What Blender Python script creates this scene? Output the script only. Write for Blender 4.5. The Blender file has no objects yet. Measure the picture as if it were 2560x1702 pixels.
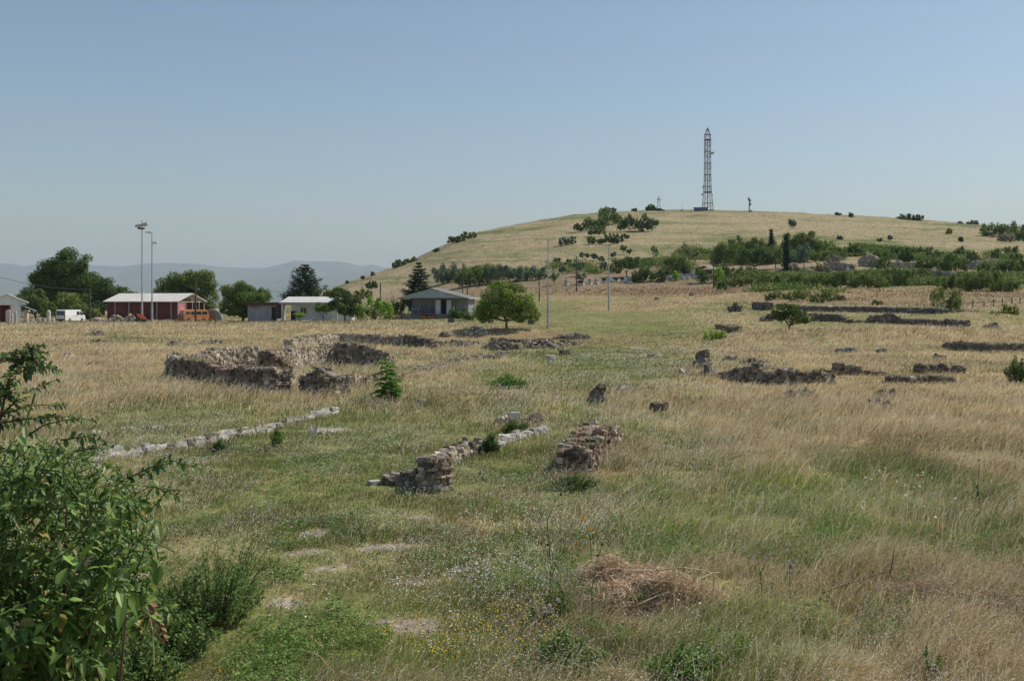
import bpy, math, random
import numpy as np
from mathutils import Vector

rng = np.random.default_rng(7)
random.seed(7)
sc = bpy.context.scene
# ---------------------------------------------------------------- camera
F, HZ, W, H = 2624.0, 750.0, 2560.0, 1702.0     # focal length, horizon row, frame, all in photo pixels
cam_d = bpy.data.cameras.new("camera")
cam_d.sensor_width = 36.0; cam_d.lens = 36.0 * F / W
cam_d.shift_y = -(H / 2 - HZ) / W
cam_d.clip_start = 0.1; cam_d.clip_end = 60000
cam = bpy.data.objects.new("camera", cam_d); sc.collection.objects.link(cam)
cam.location = (0, 0, 0); cam.rotation_euler = (math.radians(90), 0, 0)
sc.camera = cam
# ---------------------------------------------------------------- light
SUN = Vector((0.80, 0.30, 1.08)).normalized()
sun_d = bpy.data.lights.new("sun", 'SUN'); sun_d.energy = 3.6; sun_d.angle = math.radians(0.5)
sun_d.color = (1.0, 0.95, 0.87)
sun = bpy.data.objects.new("sun", sun_d); sc.collection.objects.link(sun)
sun.rotation_euler = (-SUN).to_track_quat('-Z', 'Y').to_euler()
world = bpy.data.worlds.new("World"); sc.world = world; world.use_nodes = True
nt = world.node_tree; nt.nodes.clear()
wo = nt.nodes.new('ShaderNodeOutputWorld'); bg = nt.nodes.new('ShaderNodeBackground')
sky = nt.nodes.new('ShaderNodeTexSky'); sky.sky_type = 'NISHITA'; sky.sun_disc = False
sky.sun_elevation = math.asin(SUN.z); sky.sun_rotation = math.atan2(SUN.x, SUN.y)
sky.altitude = 200; sky.air_density = 1.15; sky.dust_density = 1.5; sky.ozone_density = 1.3
bg.inputs[1].default_value = 0.092
tint = nt.nodes.new('ShaderNodeVectorMath'); tint.operation = 'MULTIPLY'; tint.inputs[1].default_value = (.965, .995, 1.01)
nt.links.new(sky.outputs[0], tint.inputs[0]); nt.links.new(tint.outputs[0], bg.inputs[0]); nt.links.new(bg.outputs[0], wo.inputs[0])
sc.view_settings.view_transform = 'Standard'; sc.view_settings.look = 'None'
sc.view_settings.exposure = 0.18; sc.view_settings.gamma = 1.0
cy = sc.cycles
cy.max_bounces = 6; cy.diffuse_bounces = 3; cy.glossy_bounces = 2; cy.transmission_bounces = 4
cy.transparent_max_bounces = 6; cy.volume_bounces = 0; cy.use_denoising = True

# ---------------------------------------------------------------- numpy noise
def _h(ix, iy, s):
    n = (ix.astype(np.int64) * 374761393 + iy.astype(np.int64) * 668265263 + s * 974634777) & 0xffffffff
    n = ((n ^ (n >> 13)) * 1274126177) & 0xffffffff
    n = n ^ (n >> 16)
    return (n & 0xffffff) / float(0xffffff)
def vn(x, y, s=0):
    x = np.asarray(x, float); y = np.asarray(y, float)
    ix = np.floor(x); iy = np.floor(y); fx = x - ix; fy = y - iy
    fx = fx * fx * (3 - 2 * fx); fy = fy * fy * (3 - 2 * fy)
    a = _h(ix, iy, s); b = _h(ix + 1, iy, s); c = _h(ix, iy + 1, s); d = _h(ix + 1, iy + 1, s)
    return (a * (1 - fx) + b * fx) * (1 - fy) + (c * (1 - fx) + d * fx) * fy
def fbm(x, y, s=0, o=4):
    t = 0; a = 1; n = 0
    for i in range(o):
        t = t + a * vn(x * 2 ** i, y * 2 ** i, s + i * 17); n += a; a *= .55
    return t / n
def sm(a, b, x):
    t = np.clip((x - a) / (b - a), 0, 1); return t * t * (3 - 2 * t)

# ---------------------------------------------------------------- terrain height
TY = np.array([60, 80, 100, 104, 106.5, 130, 155, 170, 200, 230], float)
TP = np.array([-600, 600, 800, 1000, 1300, 1480, 1700, 2000, 2560, 3400], float)
TT = np.array([
 [912,871,848,845,840,825,811,806,796,789],
 [912,871,850,846,838,822,808,802,793,785],
 [912,872,852,848,832,816,802,797,788,779],
 [912,872,853,848,824,811,796,791,780,768],
 [912,872,853,848,822,808,790,780,757,738],
 [912,871,850,845,820,800,776,765,742,724],
 [911,866,835,830,818,792,765,755,735,722],
 [908,858,825,819,808,778,752,742,722,708],
 [905,850,818,812,800,770,745,735,714,698],
 [905,850,818,812,800,770,745,735,714,698]], float)
TZ = (HZ - TT) / F * TY[None, :]
CPX = np.array([-600,600,700,760,820,869,977,1042,1129,1194,1303,1400,1498,1650,1791,1954,2117,2280,2388,2560,3400], float)
CPY = np.array([776,774,757,744,725,706,670,646,604,582,559,543,533,527,529,533,540,550,559,573,630], float)
CYY = np.interp(CPX, [600, 1000, 1300, 1650, 3400], [400, 470, 560, 620, 640])
def height(px, Y):
    px = np.clip(np.asarray(px, float), -600, 3400); Y = np.asarray(Y, float)
    px, Y = np.broadcast_arrays(px, Y)
    ci = np.clip(np.searchsorted(TP, px) - 1, 0, len(TP) - 2)
    f = (px - TP[ci]) / (TP[ci + 1] - TP[ci]); f = f * f * (3 - 2 * f)
    yi = np.clip(np.searchsorted(TY, Y) - 1, 0, len(TY) - 2)
    g = np.clip((Y - TY[yi]) / (TY[yi + 1] - TY[yi]), 0, 1)
    z = (TZ[ci, yi] * (1 - g) + TZ[ci, yi + 1] * g) * (1 - f) + (TZ[ci + 1, yi] * (1 - g) + TZ[ci + 1, yi + 1] * g) * f
    z60 = TZ[ci, 0] * (1 - f) + TZ[ci + 1, 0] * f
    z = np.where(Y < 60, -3.7 + (z60 + 3.7) * sm(30, 60, Y), z)
    # mound the photographer stands on
    z = np.where(Y < 9, -1.65 + (-3.7 + 1.65) * sm(1.5, 8.0, Y), z)
    # hill
    zf = TZ[ci, -1] * (1 - f) + TZ[ci + 1, -1] * f
    yc = np.interp(px, CPX, CYY); zc = (HZ - np.interp(px, CPX, CPY)) / F * yc
    s = np.clip((Y - 230) / (yc - 230), 0, 1)
    zh = zf + (zc - zf) * (1 - (1 - s) ** 1.25)
    z = np.where(Y > 230, zh, z)
    over = np.clip(Y - yc, 0, None)
    z = np.where(Y > yc, np.maximum(zc - over * over * 0.0006 - over * .02, np.minimum(zc, -14 - 0 * Y)), z)
    return z
def pxof(X, Y):
    return 1280 + F * X / Y
def rough(X, Y):
    d = np.hypot(X, Y)
    r = (fbm(X * .35, Y * .35, 3, 3) - .5) * .16 * sm(8, 16, d) * (1 - .55 * sm(100, 130, d))
    r = r + (fbm(X * .03, Y * .02, 9, 4) - .5) * 2.4 * sm(240, 330, d) * (1 - sm(2000, 4000, d))
    r = r + (fbm(X * .2, Y * .16, 19, 3) - .5) * .9 * sm(240, 330, d) * (1 - sm(2000, 4000, d))
    return r
_Yg = np.exp(np.linspace(math.log(4), math.log(640), 3000))
def yhit(px, py):
    g = HZ - F * height(px, _Yg) / _Yg
    k = np.argmax(g <= py)
    return float(_Yg[k]) if g[k] <= py else 600.0
BUMPS = []
for bx_, by_, rx_, ry_, hh in [(1575,770,5,3.5,.55),(1690,768,6,3.5,.7),(1830,748,8,5,.9),(2000,745,9,4,1.0),(2150,740,10,4,.9),(2320,750,9,4,1.0),(2450,800,8,4,.8),(2080,855,6,3,.45),(1930,850,5,2.5,.4),(2250,845,9,3,.6),(1480,772,4,3,.35),(2010,735,8,5,.8),(1240,842,4,1.6,.3),
                              (300,865,4,2,.3),(1750,955,2.5,1.5,.25),(2080,985,3,1.5,.25),(450,1010,3,2,.22),(2350,1130,4,3,.3),(1900,1200,3,2,.15)]:
    Y_ = yhit(bx_, by_); BUMPS.append(((bx_ - 1280) / F * Y_, Y_, rx_, ry_, hh))
def gz(X, Y):
    X = np.asarray(X, float); Y = np.asarray(Y, float)
    d = np.hypot(X, Y); az = np.clip(np.arctan2(X, Y), -math.radians(36), math.radians(36))
    Ye = d * np.cos(az); px = 1280 + F * np.tan(az)
    z = height(px, Ye) + rough(X, Y)
    for bx, by, rx, ry, hh in BUMPS:
        z = z + hh * np.exp(-((X - bx) / rx) ** 2 - ((Y - by) / ry) ** 2)
    return z
def ground(px, Y):
    X = (px - 1280) / F * Y
    return np.array([X, Y, float(gz(X, Y))])
def gp(px, py):
    return ground(px, yhit(px, py))
def at(px, py, Y):
    return np.array([(px - 1280) / F * Y, Y, (HZ - py) / F * Y])

# ---------------------------------------------------------------- materials
MATS = {}
def nmat(name):
    m = bpy.data.materials.new(name); m.use_nodes = True; n = m.node_tree; n.nodes.clear()
    return m, n, n.nodes.new('ShaderNodeOutputMaterial')
def noise_mul(n, src, scale, lo, hi, detail=4, vec=None):
    t = n.nodes.new('ShaderNodeTexNoise'); t.inputs['Scale'].default_value = scale; t.inputs['Detail'].default_value = detail
    if vec is None:
        g = n.nodes.new('ShaderNodeNewGeometry'); n.links.new(g.outputs['Position'], t.inputs['Vector'])
    else: n.links.new(vec, t.inputs['Vector'])
    r = n.nodes.new('ShaderNodeMapRange'); r.inputs[1].default_value = .3; r.inputs[2].default_value = .7
    r.inputs[3].default_value = lo; r.inputs[4].default_value = hi
    n.links.new(t.outputs[0], r.inputs[0])
    m = n.nodes.new('ShaderNodeVectorMath'); m.operation = 'SCALE'
    n.links.new(src, m.inputs[0]); n.links.new(r.outputs[0], m.inputs['Scale'])
    return m.outputs[0], t.outputs[0]
def mat_col(name, rough_=.9, noises=(), bump=None, trans=0.0, spec=.2):
    """material that takes its own colour from the mesh's per-piece colours"""
    if name in MATS: return MATS[name]
    m, n, out = nmat(name)
    a = n.nodes.new('ShaderNodeAttribute'); a.attribute_name = 'Col'; src = a.outputs['Color']
    for s, lo, hi in noises: src, _ = noise_mul(n, src, s, lo, hi)
    if trans:
        d = n.nodes.new('ShaderNodeBsdfDiffuse'); t = n.nodes.new('ShaderNodeBsdfTranslucent'); x = n.nodes.new('ShaderNodeMixShader')
        x.inputs[0].default_value = trans
        n.links.new(src, d.inputs[0]); n.links.new(src, t.inputs[0]); n.links.new(d.outputs[0], x.inputs[1]); n.links.new(t.outputs[0], x.inputs[2])
        res = x.outputs[0]
        if spec > .3:
            g = n.nodes.new('ShaderNodeBsdfGlossy'); g.inputs['Roughness'].default_value = .5; g.inputs[0].default_value = (1, 1, 1, 1)
            y = n.nodes.new('ShaderNodeMixShader'); y.inputs[0].default_value = .03
            n.links.new(res, y.inputs[1]); n.links.new(g.outputs[0], y.inputs[2]); res = y.outputs[0]
        n.links.new(res, out.inputs[0])
    else:
        p = n.nodes.new('ShaderNodeBsdfPrincipled'); p.inputs['Roughness'].default_value = rough_
        p.inputs['Specular IOR Level'].default_value = spec
        n.links.new(src, p.inputs['Base Color']); n.links.new(p.outputs[0], out.inputs[0])
        if bump:
            t = n.nodes.new('ShaderNodeTexNoise'); t.inputs['Scale'].default_value = bump[0]; t.inputs['Detail'].default_value = 6
            g = n.nodes.new('ShaderNodeNewGeometry'); n.links.new(g.outputs['Position'], t.inputs['Vector'])
            b = n.nodes.new('ShaderNodeBump'); b.inputs['Strength'].default_value = bump[1]; b.inputs['Distance'].default_value = bump[2]
            n.links.new(t.outputs[0], b.inputs['Height']); n.links.new(b.outputs[0], p.inputs['Normal'])
    MATS[name] = m; return m
def paint(name, col, rough_=.6, metal=0, lo=.85, hi=1.12, scale=1.3, spec=.4):
    if name in MATS: return MATS[name]
    m, n, out = nmat(name)
    c = n.nodes.new('ShaderNodeRGB'); c.outputs[0].default_value = (*col, 1)
    src, _ = noise_mul(n, c.outputs[0], scale, lo, hi, 6)
    p = n.nodes.new('ShaderNodeBsdfPrincipled'); p.inputs['Roughness'].default_value = rough_; p.inputs['Metallic'].default_value = metal
    p.inputs['Specular IOR Level'].default_value = spec
    n.links.new(src, p.inputs['Base Color']); n.links.new(p.outputs[0], out.inputs[0])
    MATS[name] = m; return m
def glass(name='window_glass'):
    return paint(name, (.03, .04, .05), .08, 0, .9, 1.1, 1, .8)

# ---------------------------------------------------------------- mesh builder
ROOT = {}
class MB:
    def __init__(s): s.v = []; s.q = []; s.t = []; s.c = []; s.n = 0
    def add(s, V, quads=None, tris=None, col=(.5, .5, .5)):
        V = np.asarray(V, float).reshape(-1, 3)
        if quads is not None and len(quads): s.q.append(np.asarray(quads, np.int64).reshape(-1, 4) + s.n)
        if tris is not None and len(tris): s.t.append(np.asarray(tris, np.int64).reshape(-1, 3) + s.n)
        c = np.asarray(col, float)
        if c.ndim == 1: c = np.repeat(c[None, :], len(V), 0)
        s.v.append(V); s.c.append(c); s.n += len(V)
    def box(s, c, size, T=None, col=(.5, .5, .5)):
        x, y, z = [d / 2 for d in size]
        V = np.array([[a * x, b * y, d * z] for d in (-1, 1) for b in (-1, 1) for a in (-1, 1)]) + np.array(c)
        if T is not None: V = T(V)
        s.add(V, [[0,2,3,1],[4,5,7,6],[0,1,5,4],[2,6,7,3],[0,4,6,2],[1,3,7,5]], col=col)
    def prism(s, poly, axis, a, b, T=None, col=(.5, .5, .5)):
        """poly: list of 2-D points, extruded along local axis from a to b; axis 0 -> poly in (y,z), 1 -> (x,z), 2 -> (x,y)"""
        n = len(poly); V = []
        for e in (a, b):
            for p in poly:
                V.append((e, p[0], p[1]) if axis == 0 else (p[0], e, p[1]) if axis == 1 else (p[0], p[1], e))
        V = np.array(V, float)
        if T is not None: V = T(V)
        q = [[i, (i + 1) % n, n + (i + 1) % n, n + i] for i in range(n)]
        t = []
        for i in range(1, n - 1): t.append([0, i + 1, i]); t.append([n, n + i, n + i + 1])
        s.add(V, q, t, col)
    def tube(s, pts, rad, sides=6, T=None, col=(.5, .5, .5)):
        pts = np.asarray(pts, float); 
        if T is not None: pts = T(pts)
        n = len(pts); rad = np.broadcast_to(np.asarray(rad, float), (n,))
        V = []
        for i in range(n):
            d = pts[min(i + 1, n - 1)] - pts[max(i - 1, 0)]; d = d / (np.linalg.norm(d) + 1e-9)
            u = np.cross(d, [0, 0, 1.0]) if abs(d[2]) < .95 else np.cross(d, [1.0, 0, 0]); u /= np.linalg.norm(u); w = np.cross(d, u)
            for k in range(sides):
                a = 2 * math.pi * k / sides; V.append(pts[i] + rad[i] * (math.cos(a) * u + math.sin(a) * w))
        q = [[i * sides + k, i * sides + (k + 1) % sides, (i + 1) * sides + (k + 1) % sides, (i + 1) * sides + k] for i in range(n - 1) for k in range(sides)]
        t = [[0, k + 1, k] for k in range(1, sides - 1)] + [[(n - 1) * sides, (n - 1) * sides + k, (n - 1) * sides + k + 1] for k in range(1, sides - 1)]
        s.add(np.array(V), q, t, col)
    def build(s, name, mat, parent=None, smooth=False, loc=None):
        if s.n == 0: return None
        V = np.concatenate(s.v); C_ = np.concatenate(s.c)
        o_loc = np.zeros(3)
        if parent is not None: o_loc = ROOT[parent.name]
        elif loc is not None: o_loc = np.asarray(loc, float)
        V = V - o_loc
        Q = np.concatenate(s.q) if s.q else np.zeros((0, 4), np.int64)
        Tt = np.concatenate(s.t) if s.t else np.zeros((0, 3), np.int64)
        me = bpy.data.meshes.new(name)
        me.vertices.add(len(V)); me.vertices.foreach_set('co', V.astype(np.float32).ravel())
        loops = np.concatenate([Q.ravel(), Tt.ravel()]); me.loops.add(len(loops)); me.loops.foreach_set('vertex_index', loops.astype(np.int32))
        me.polygons.add(len(Q) + len(Tt))
        st = np.concatenate([np.arange(len(Q)) * 4, len(Q) * 4 + np.arange(len(Tt)) * 3]).astype(np.int32)
        me.polygons.foreach_set('loop_start', st)
        me.update(calc_edges=True)
        at_ = me.color_attributes.new('Col', 'FLOAT_COLOR', 'POINT')
        at_.data.foreach_set('color', np.concatenate([C_, np.ones((len(C_), 1))], 1).astype(np.float32).ravel())
        me.polygons.foreach_set('use_smooth', np.full(len(me.polygons), bool(smooth)))
        me.materials.append(mat)
        o = bpy.data.objects.new(name, me); sc.collection.objects.link(o)
        if parent is not None: o.parent = parent
        else: o.location = o_loc
        ROOT[o.name] = o_loc
        return o
def tag(o, label, cat, group=None, kind=None):
    o['label'] = label; o['category'] = cat
    if group: o['group'] = group
    o['kind'] = kind or 'thing'
    return o
def thing(name, label, cat, loc, group=None):
    o = bpy.data.objects.new(name, None); o.empty_display_size = .3; sc.collection.objects.link(o)
    o.location = tuple(float(a) for a in loc); ROOT[o.name] = np.array(loc, float)
    return tag(o, label, cat, group)
def frame(loc, yaw):
    c, s_ = math.cos(yaw), math.sin(yaw); loc = np.array(loc, float)
    def T(V):
        V = np.asarray(V, float); return np.stack([V[..., 0] * c - V[..., 1] * s_, V[..., 0] * s_ + V[..., 1] * c, V[..., 2]], -1) + loc
    return T

# ---------------------------------------------------------------- colour zones of the field (real plant cover)
def zone(X, Y):
    """returns dryness 0..1, height factor, bare-ness, brown-ness"""
    d = np.hypot(X, Y)
    px = np.clip(1280 + F * X / np.maximum(Y, .5), -700, 3300)
    py = HZ - F * height(px, Y) / np.maximum(Y, .5)
    # warp
    px = px + (fbm(X * .25, Y * .12, 31, 3) - .5) * 180
    py = py + (fbm(X * .25, Y * .12, 37, 3) - .5) * 40 * np.clip((py - 760) / 250, .1, 2.2)
    dry = np.full(px.shape, .5); hgt = np.full(px.shape, .25); bare = np.zeros(px.shape); brown = np.zeros(px.shape); yel = np.zeros(px.shape)
    def put(cx, cy_, rx, ry, dv=None, hv=None, bv=None, br=None, p=2.0, w=1.0, yv=None):
        k = np.exp(-((np.abs(px - cx) / rx) ** p + (np.abs(py - cy_) / ry) ** p)) * w
        if dv is not None: dry[...] = dry * (1 - k) + dv * k
        if hv is not None: hgt[...] = hgt * (1 - k) + hv * k
        if bv is not None: bare[...] = np.maximum(bare, bv * k)
        if br is not None: brown[...] = np.maximum(brown, br * k)
        if yv is not None: yel[...] = np.maximum(yel, yv * k)
    put(200, 900, 900, 110, .92, .36, p=4)          # left, tall straw
    put(330, 850, 130, 12, .25, .3)
    put(560, 1000, 260, 30, .95, .38)
    put(1050, 1200, 620, 160, .24, .15, p=4)        # middle meadow
    put(450, 1060, 260, 35, .30, .14)
    put(700, 1350, 420, 240, .24, .12, p=3)
    put(1050, 960, 170, 22, .22, .14)
    put(1090, 915, 150, 40, .85, .30)
    put(1100, 960, 260, 20, .6, .22)
    put(1250, 950, 90, 18, .1, .2, yv=.8)
    put(1500, 900, 240, 90, .14, .2, p=3)
    put(1650, 800, 150, 22, .95, .35)
    put(1700, 860, 120, 30, .3, .25)
    put(2200, 900, 480, 110, .84, .22, p=4)
    put(2080, 960, 330, 26, .85, .12)
    put(2150, 852, 470, 9, 1.0, .3, br=.45)
    put(2000, 742, 520, 13, 1.0, .25, br=.55)
    put(1570, 850, 130, 60, .08, .16)
    put(1640, 825, 100, 16, .14, .18)
    put(1600, 800, 130, 12, .3, .14)
    put(1480, 830, 130, 14, .3, .12)
    put(2250, 905, 380, 14, 1.0, .3, br=.2)
    put(2150, 1010, 420, 22, 1.0, .36, br=.25)
    put(2250, 840, 420, 18, 1.0, .55)
    put(2150, 1120, 540, 130, 1.0, .34, p=4)
    put(1690, 1050, 110, 80, .6, .3)
    put(1550, 1180, 110, 90, .6, .3)
    put(1950, 1290, 430, 80, .18, .32, p=3, yv=.9)
    put(2350, 1330, 300, 70, .55, .30)
    put(2400, 1530, 330, 170, .85, .38, p=3)
    put(1850, 1600, 330, 120, .08, .36, p=3, yv=.5)
    put(1250, 1500, 330, 160, .12, .18, p=3)
    put(1340, 1600, 210, 100, .45, .46)
    put(800, 1600, 560, 120, .02, .10, p=3, yv=.35)
    put(1350, 785, 330, 48, .22, .07, p=4)          # mown lawn
    put(1420, 740, 240, 10, .55, .07)
    put(1150, 815, 200, 10, .75, .3)
    put(1230, 840, 230, 11, .9, .2, br=.75)
    put(1450, 852, 150, 10, .9, .2, br=.6)
    put(1590, 768, 150, 9, 1, .22, br=.45)
    put(1700, 755, 120, 9, 1, .22, br=.25)
    put(1480, 772, 60, 5, 1, .2, br=.5)
    put(700, 825, 500, 14, .92, .38, p=4)
    put(1700, 728, 420, 13, .9, .5, br=1.0, p=4)
    put(2350, 745, 330, 26, .95, .4, br=.75, p=4)
    put(2150, 805, 300, 12, .35, .2)
    # bare spots and slabs in the meadow
    for cx, cy_, rx, ry in [(1052,1578,75,22),(735,1508,70,18),(1062,1312,50,12),(1085,1468,80,8),(860,1425,70,6),(820,1335,40,14),
                            (800,1375,60,7),(1010,1382,90,7),(1115,1335,60,8),(780,1085,60,10),(440,1165,70,8),(1000,1560,60,6),(1600,870,40,5)]:
        put(cx, cy_, rx, ry, .7, .1, bv=1.0)
    far = d > 235
    hz = height(1280 + F * X / np.maximum(Y, .5), Y)
    hill_d = .93 - .5 * sm(.48, .66, fbm(X * .012, hz * .16, 51, 4)) - .5 * sm(.50, .64, fbm(X * .035, hz * .55, 57, 3)) + .5 * sm(.56, .60, fbm(X * .008, hz * .9, 58, 2))
    dry = np.where(far, hill_d, dry); hgt = np.where(far, .25, hgt)
    brown = np.where(far, .7 * (1 - sm(240, 300, d)) * (px > 950), brown)
    near = sm(.35, .65, fbm(X * .9, Y * .5, 61, 3))
    dry = np.clip(dry + ((near - .5) * .36 + (fbm(X * .12, Y * .07, 63, 3) - .5) * .95) * (.4 + .75 * dry), 0, 1)
    bare = sm(.30, .55, np.clip(bare, 0, 1) * (.25 + 1.15 * fbm(X * 2.2, Y * 1.8, 67, 3)))
    return dry, hgt, bare, brown, yel
def L(a, b, t): return a * (1 - t) + b * t
def cover(dry, bare, brown, yel):
    d = dry[..., None]
    c = L(np.array([.145, .168, .050]), np.array([.39, .30, .155]), d)
    c = L(c, np.array([.17, .19, .04]), (yel * (1 - dry))[..., None] * .7)
    c = L(c, np.array([.24, .155, .095]), brown[..., None] * .8)
    return L(c, np.array([.31, .262, .20]), bare[..., None])

# ---------------------------------------------------------------- ground
def ground_mesh():
    a = np.radians(np.concatenate([np.linspace(-180, -34, 40)[:-1], np.linspace(-34, 34, 620), np.linspace(34, 180, 40)[1:]]))
    r = np.concatenate([np.exp(np.linspace(math.log(.8), math.log(8), 40))[:-1], np.exp(np.linspace(math.log(8), math.log(900), 620))[:-1], np.exp(np.linspace(math.log(900), math.log(24000), 50))])
    A, R = np.meshgrid(a, r); X = R * np.sin(A); Y = R * np.cos(A)
    Z = gz(X, Y)
    dry, hg, bare, brown, yel = zone(X, Y)
    C_ = cover(dry, bare, brown, yel)
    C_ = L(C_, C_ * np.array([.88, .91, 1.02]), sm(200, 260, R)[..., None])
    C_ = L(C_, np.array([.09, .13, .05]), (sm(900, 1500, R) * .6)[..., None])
    nr, na = A.shape; idx = np.arange(nr * na).reshape(nr, na)
    q = np.stack([idx[:-1, :-1], idx[:-1, 1:], idx[1:, 1:], idx[1:, :-1]], -1).reshape(-1, 4)
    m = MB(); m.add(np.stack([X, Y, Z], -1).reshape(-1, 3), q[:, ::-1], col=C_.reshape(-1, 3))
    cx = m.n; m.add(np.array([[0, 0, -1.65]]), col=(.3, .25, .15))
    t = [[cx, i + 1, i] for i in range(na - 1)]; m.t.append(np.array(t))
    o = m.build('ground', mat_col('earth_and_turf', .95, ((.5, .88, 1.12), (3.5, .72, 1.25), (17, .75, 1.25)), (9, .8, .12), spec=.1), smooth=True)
    tag(o, 'grassy excavation field rising into a broad dry hill', 'ground', kind='structure')
ground_mesh()

def mountains():
    mp = np.array([-900,-300,0,30,60,100,130,270,300,350,420,480,560,640,660,700,735,765,850,880,905,930,965,1050,1200,1500,2000,3400], float)
    my = np.array([668,655,659,659,665,662,661,664,667,660,657,659,668,670,670,662,651,653,654,660,665,661,670,678,672,665,675,690], float)
    px = np.linspace(-900, 3400, 520); top = np.interp(px, mp, my) + (vn(px * .05, px * 0, 5) - .5) * 1.5
    rows = np.linspace(0, 1, 46); PX, S = np.meshgrid(px, rows)
    Y = 8500 + 7000 * S
    zt = (HZ - top[None, :]) / F * 15500
    X = (PX - 1280) / F * Y
    rid = 1 - np.abs(fbm(X * .0009, Y * .0006, 71, 4) * 2 - 1) * 1.3
    Z = -60 + (zt + 60) * (S ** 1.3) * (1 - (.28 * (1 - rid)) * (1 - S) * 3 * S ** .5)
    Z = np.where(S < .999, Z, zt * np.ones_like(S))
    nr, na = PX.shape; idx = np.arange(nr * na).reshape(nr, na)
    q = np.stack([idx[:-1, :-1], idx[:-1, 1:], idx[1:, 1:], idx[1:, :-1]], -1).reshape(-1, 4)
    m = MB(); m.add(np.stack([X, Y, Z], -1).reshape(-1, 3), q, col=(.10, .12, .065))
    # the far side of the range
    X2 = (px - 1280) / F * 15500; V2 = np.concatenate([np.stack([X2, 0 * px + 15500, zt[0]], -1), np.stack([X2, 0 * px + 19000, 0 * px - 60], -1)])
    n = len(px); m.add(V2, [[i, i + 1, n + i + 1, n + i] for i in range(n - 1)], col=(.1, .12, .07))
    o = m.build('mountains', mat_col('wooded_mountain', .95, ((.002, .7, 1.3), (.01, .8, 1.2)), spec=.05), smooth=True)
    tag(o, 'long bluish mountain range on the horizon', 'mountains', kind='structure')
mountains()
# ---------------------------------------------------------------- foliage tools
LEAF = mat_col('leaf', trans=.30, noises=((.6, .85, 1.15),))
LEAFG = mat_col('glossy_leaf', trans=.28, spec=.5, noises=((9, .85, 1.15),))
BARK = mat_col('bark', .95, ((4, .7, 1.25),), (14, .7, .05))
DARKS = {'dark': [(.036,.066,.023),(.052,.090,.028),(.028,.052,.021)], 'mid': [(.055,.095,.028),(.075,.12,.035),(.040,.075,.024)],
         'olive': [(.085,.12,.04),(.065,.095,.035),(.11,.14,.05)], 'bright': [(.10,.18,.03),(.14,.23,.04),(.07,.14,.028)],
         'conifer': [(.020,.042,.024),(.032,.058,.030),(.015,.032,.020)], 'blue': [(.06,.10,.07),(.08,.12,.085),(.045,.08,.055)],
         'grey': [(.12,.135,.09),(.10,.115,.08),(.15,.16,.11)]}
def rdir(n):
    v = rng.normal(size=(n, 3)); return v / np.linalg.norm(v, axis=1, keepdims=True)
def leafquads(m, P, N, ax, ln, wd, col):
    """rhombic leaves: P centre, N normal, ax long axis"""
    ax = ax - N * (ax * N).sum(1, keepdims=True); ax /= np.linalg.norm(ax, axis=1, keepdims=True) + 1e-9
    sd = np.cross(N, ax); ln = ln[:, None] / 2; wd = wd[:, None] / 2
    V = np.stack([P - ax * ln, P + sd * wd + N * wd * .25, P + ax * ln, P - sd * wd + N * wd * .25], 1).reshape(-1, 3)
    q = np.arange(len(P) * 4).reshape(-1, 4)
    m.add(V, q, col=np.repeat(col, 4, 0))
def palette(tone, n):
    p = np.array(DARKS[tone]) * 2.2 * np.array([1.15, 1.0, .92]); c = p[rng.integers(0, len(p), n)]
    return c * (1 + rng.normal(0, .26, (n, 1))).clip(.5, 1.7)
def fill_lobe(m, c, r, leaf, tone, k=1.0, up=.35):
    """leaves in an uneven ellipsoid"""
    c = np.array(c, float); r = np.array(r, float)
    n = int(np.clip(k * 9 * (r[0] * r[2] + r[0] * r[1]) / (leaf * leaf), 30, 9000))
    d = rdir(n); rad = rng.random(n) ** .42
    wob = .82 + .36 * fbm(d[:, 0] * 2.2 + c[0], d[:, 2] * 2.2 + d[:, 1] * 2 + c[1], int(abs(c[0] * 7)) % 97, 2)
    P = c + d * r * (rad * wob)[:, None]
    N = rdir(n) + d * .5 + np.array([0, 0, up]); N /= np.linalg.norm(N, axis=1, keepdims=True)
    s = leaf * (0.6 + .8 * rng.random(n))
    leafquads(m, P, N, rdir(n), s * 1.25, s * .8, palette(tone, n))
def lobes_of(c, r, k, small=.42):
    """break an ellipsoid up into clumps"""
    out = [(np.array(c, float), np.array(r) * .80)]
    for i in range(k):
        d = rdir(1)[0]; d[2] = d[2] * .9 + .12; f = .62 + .28 * random.random()
        s = small * (.65 + .6 * random.random())
        out.append((np.array(c) + d * np.array(r) * f, np.array(r) * s))
    return out
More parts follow.
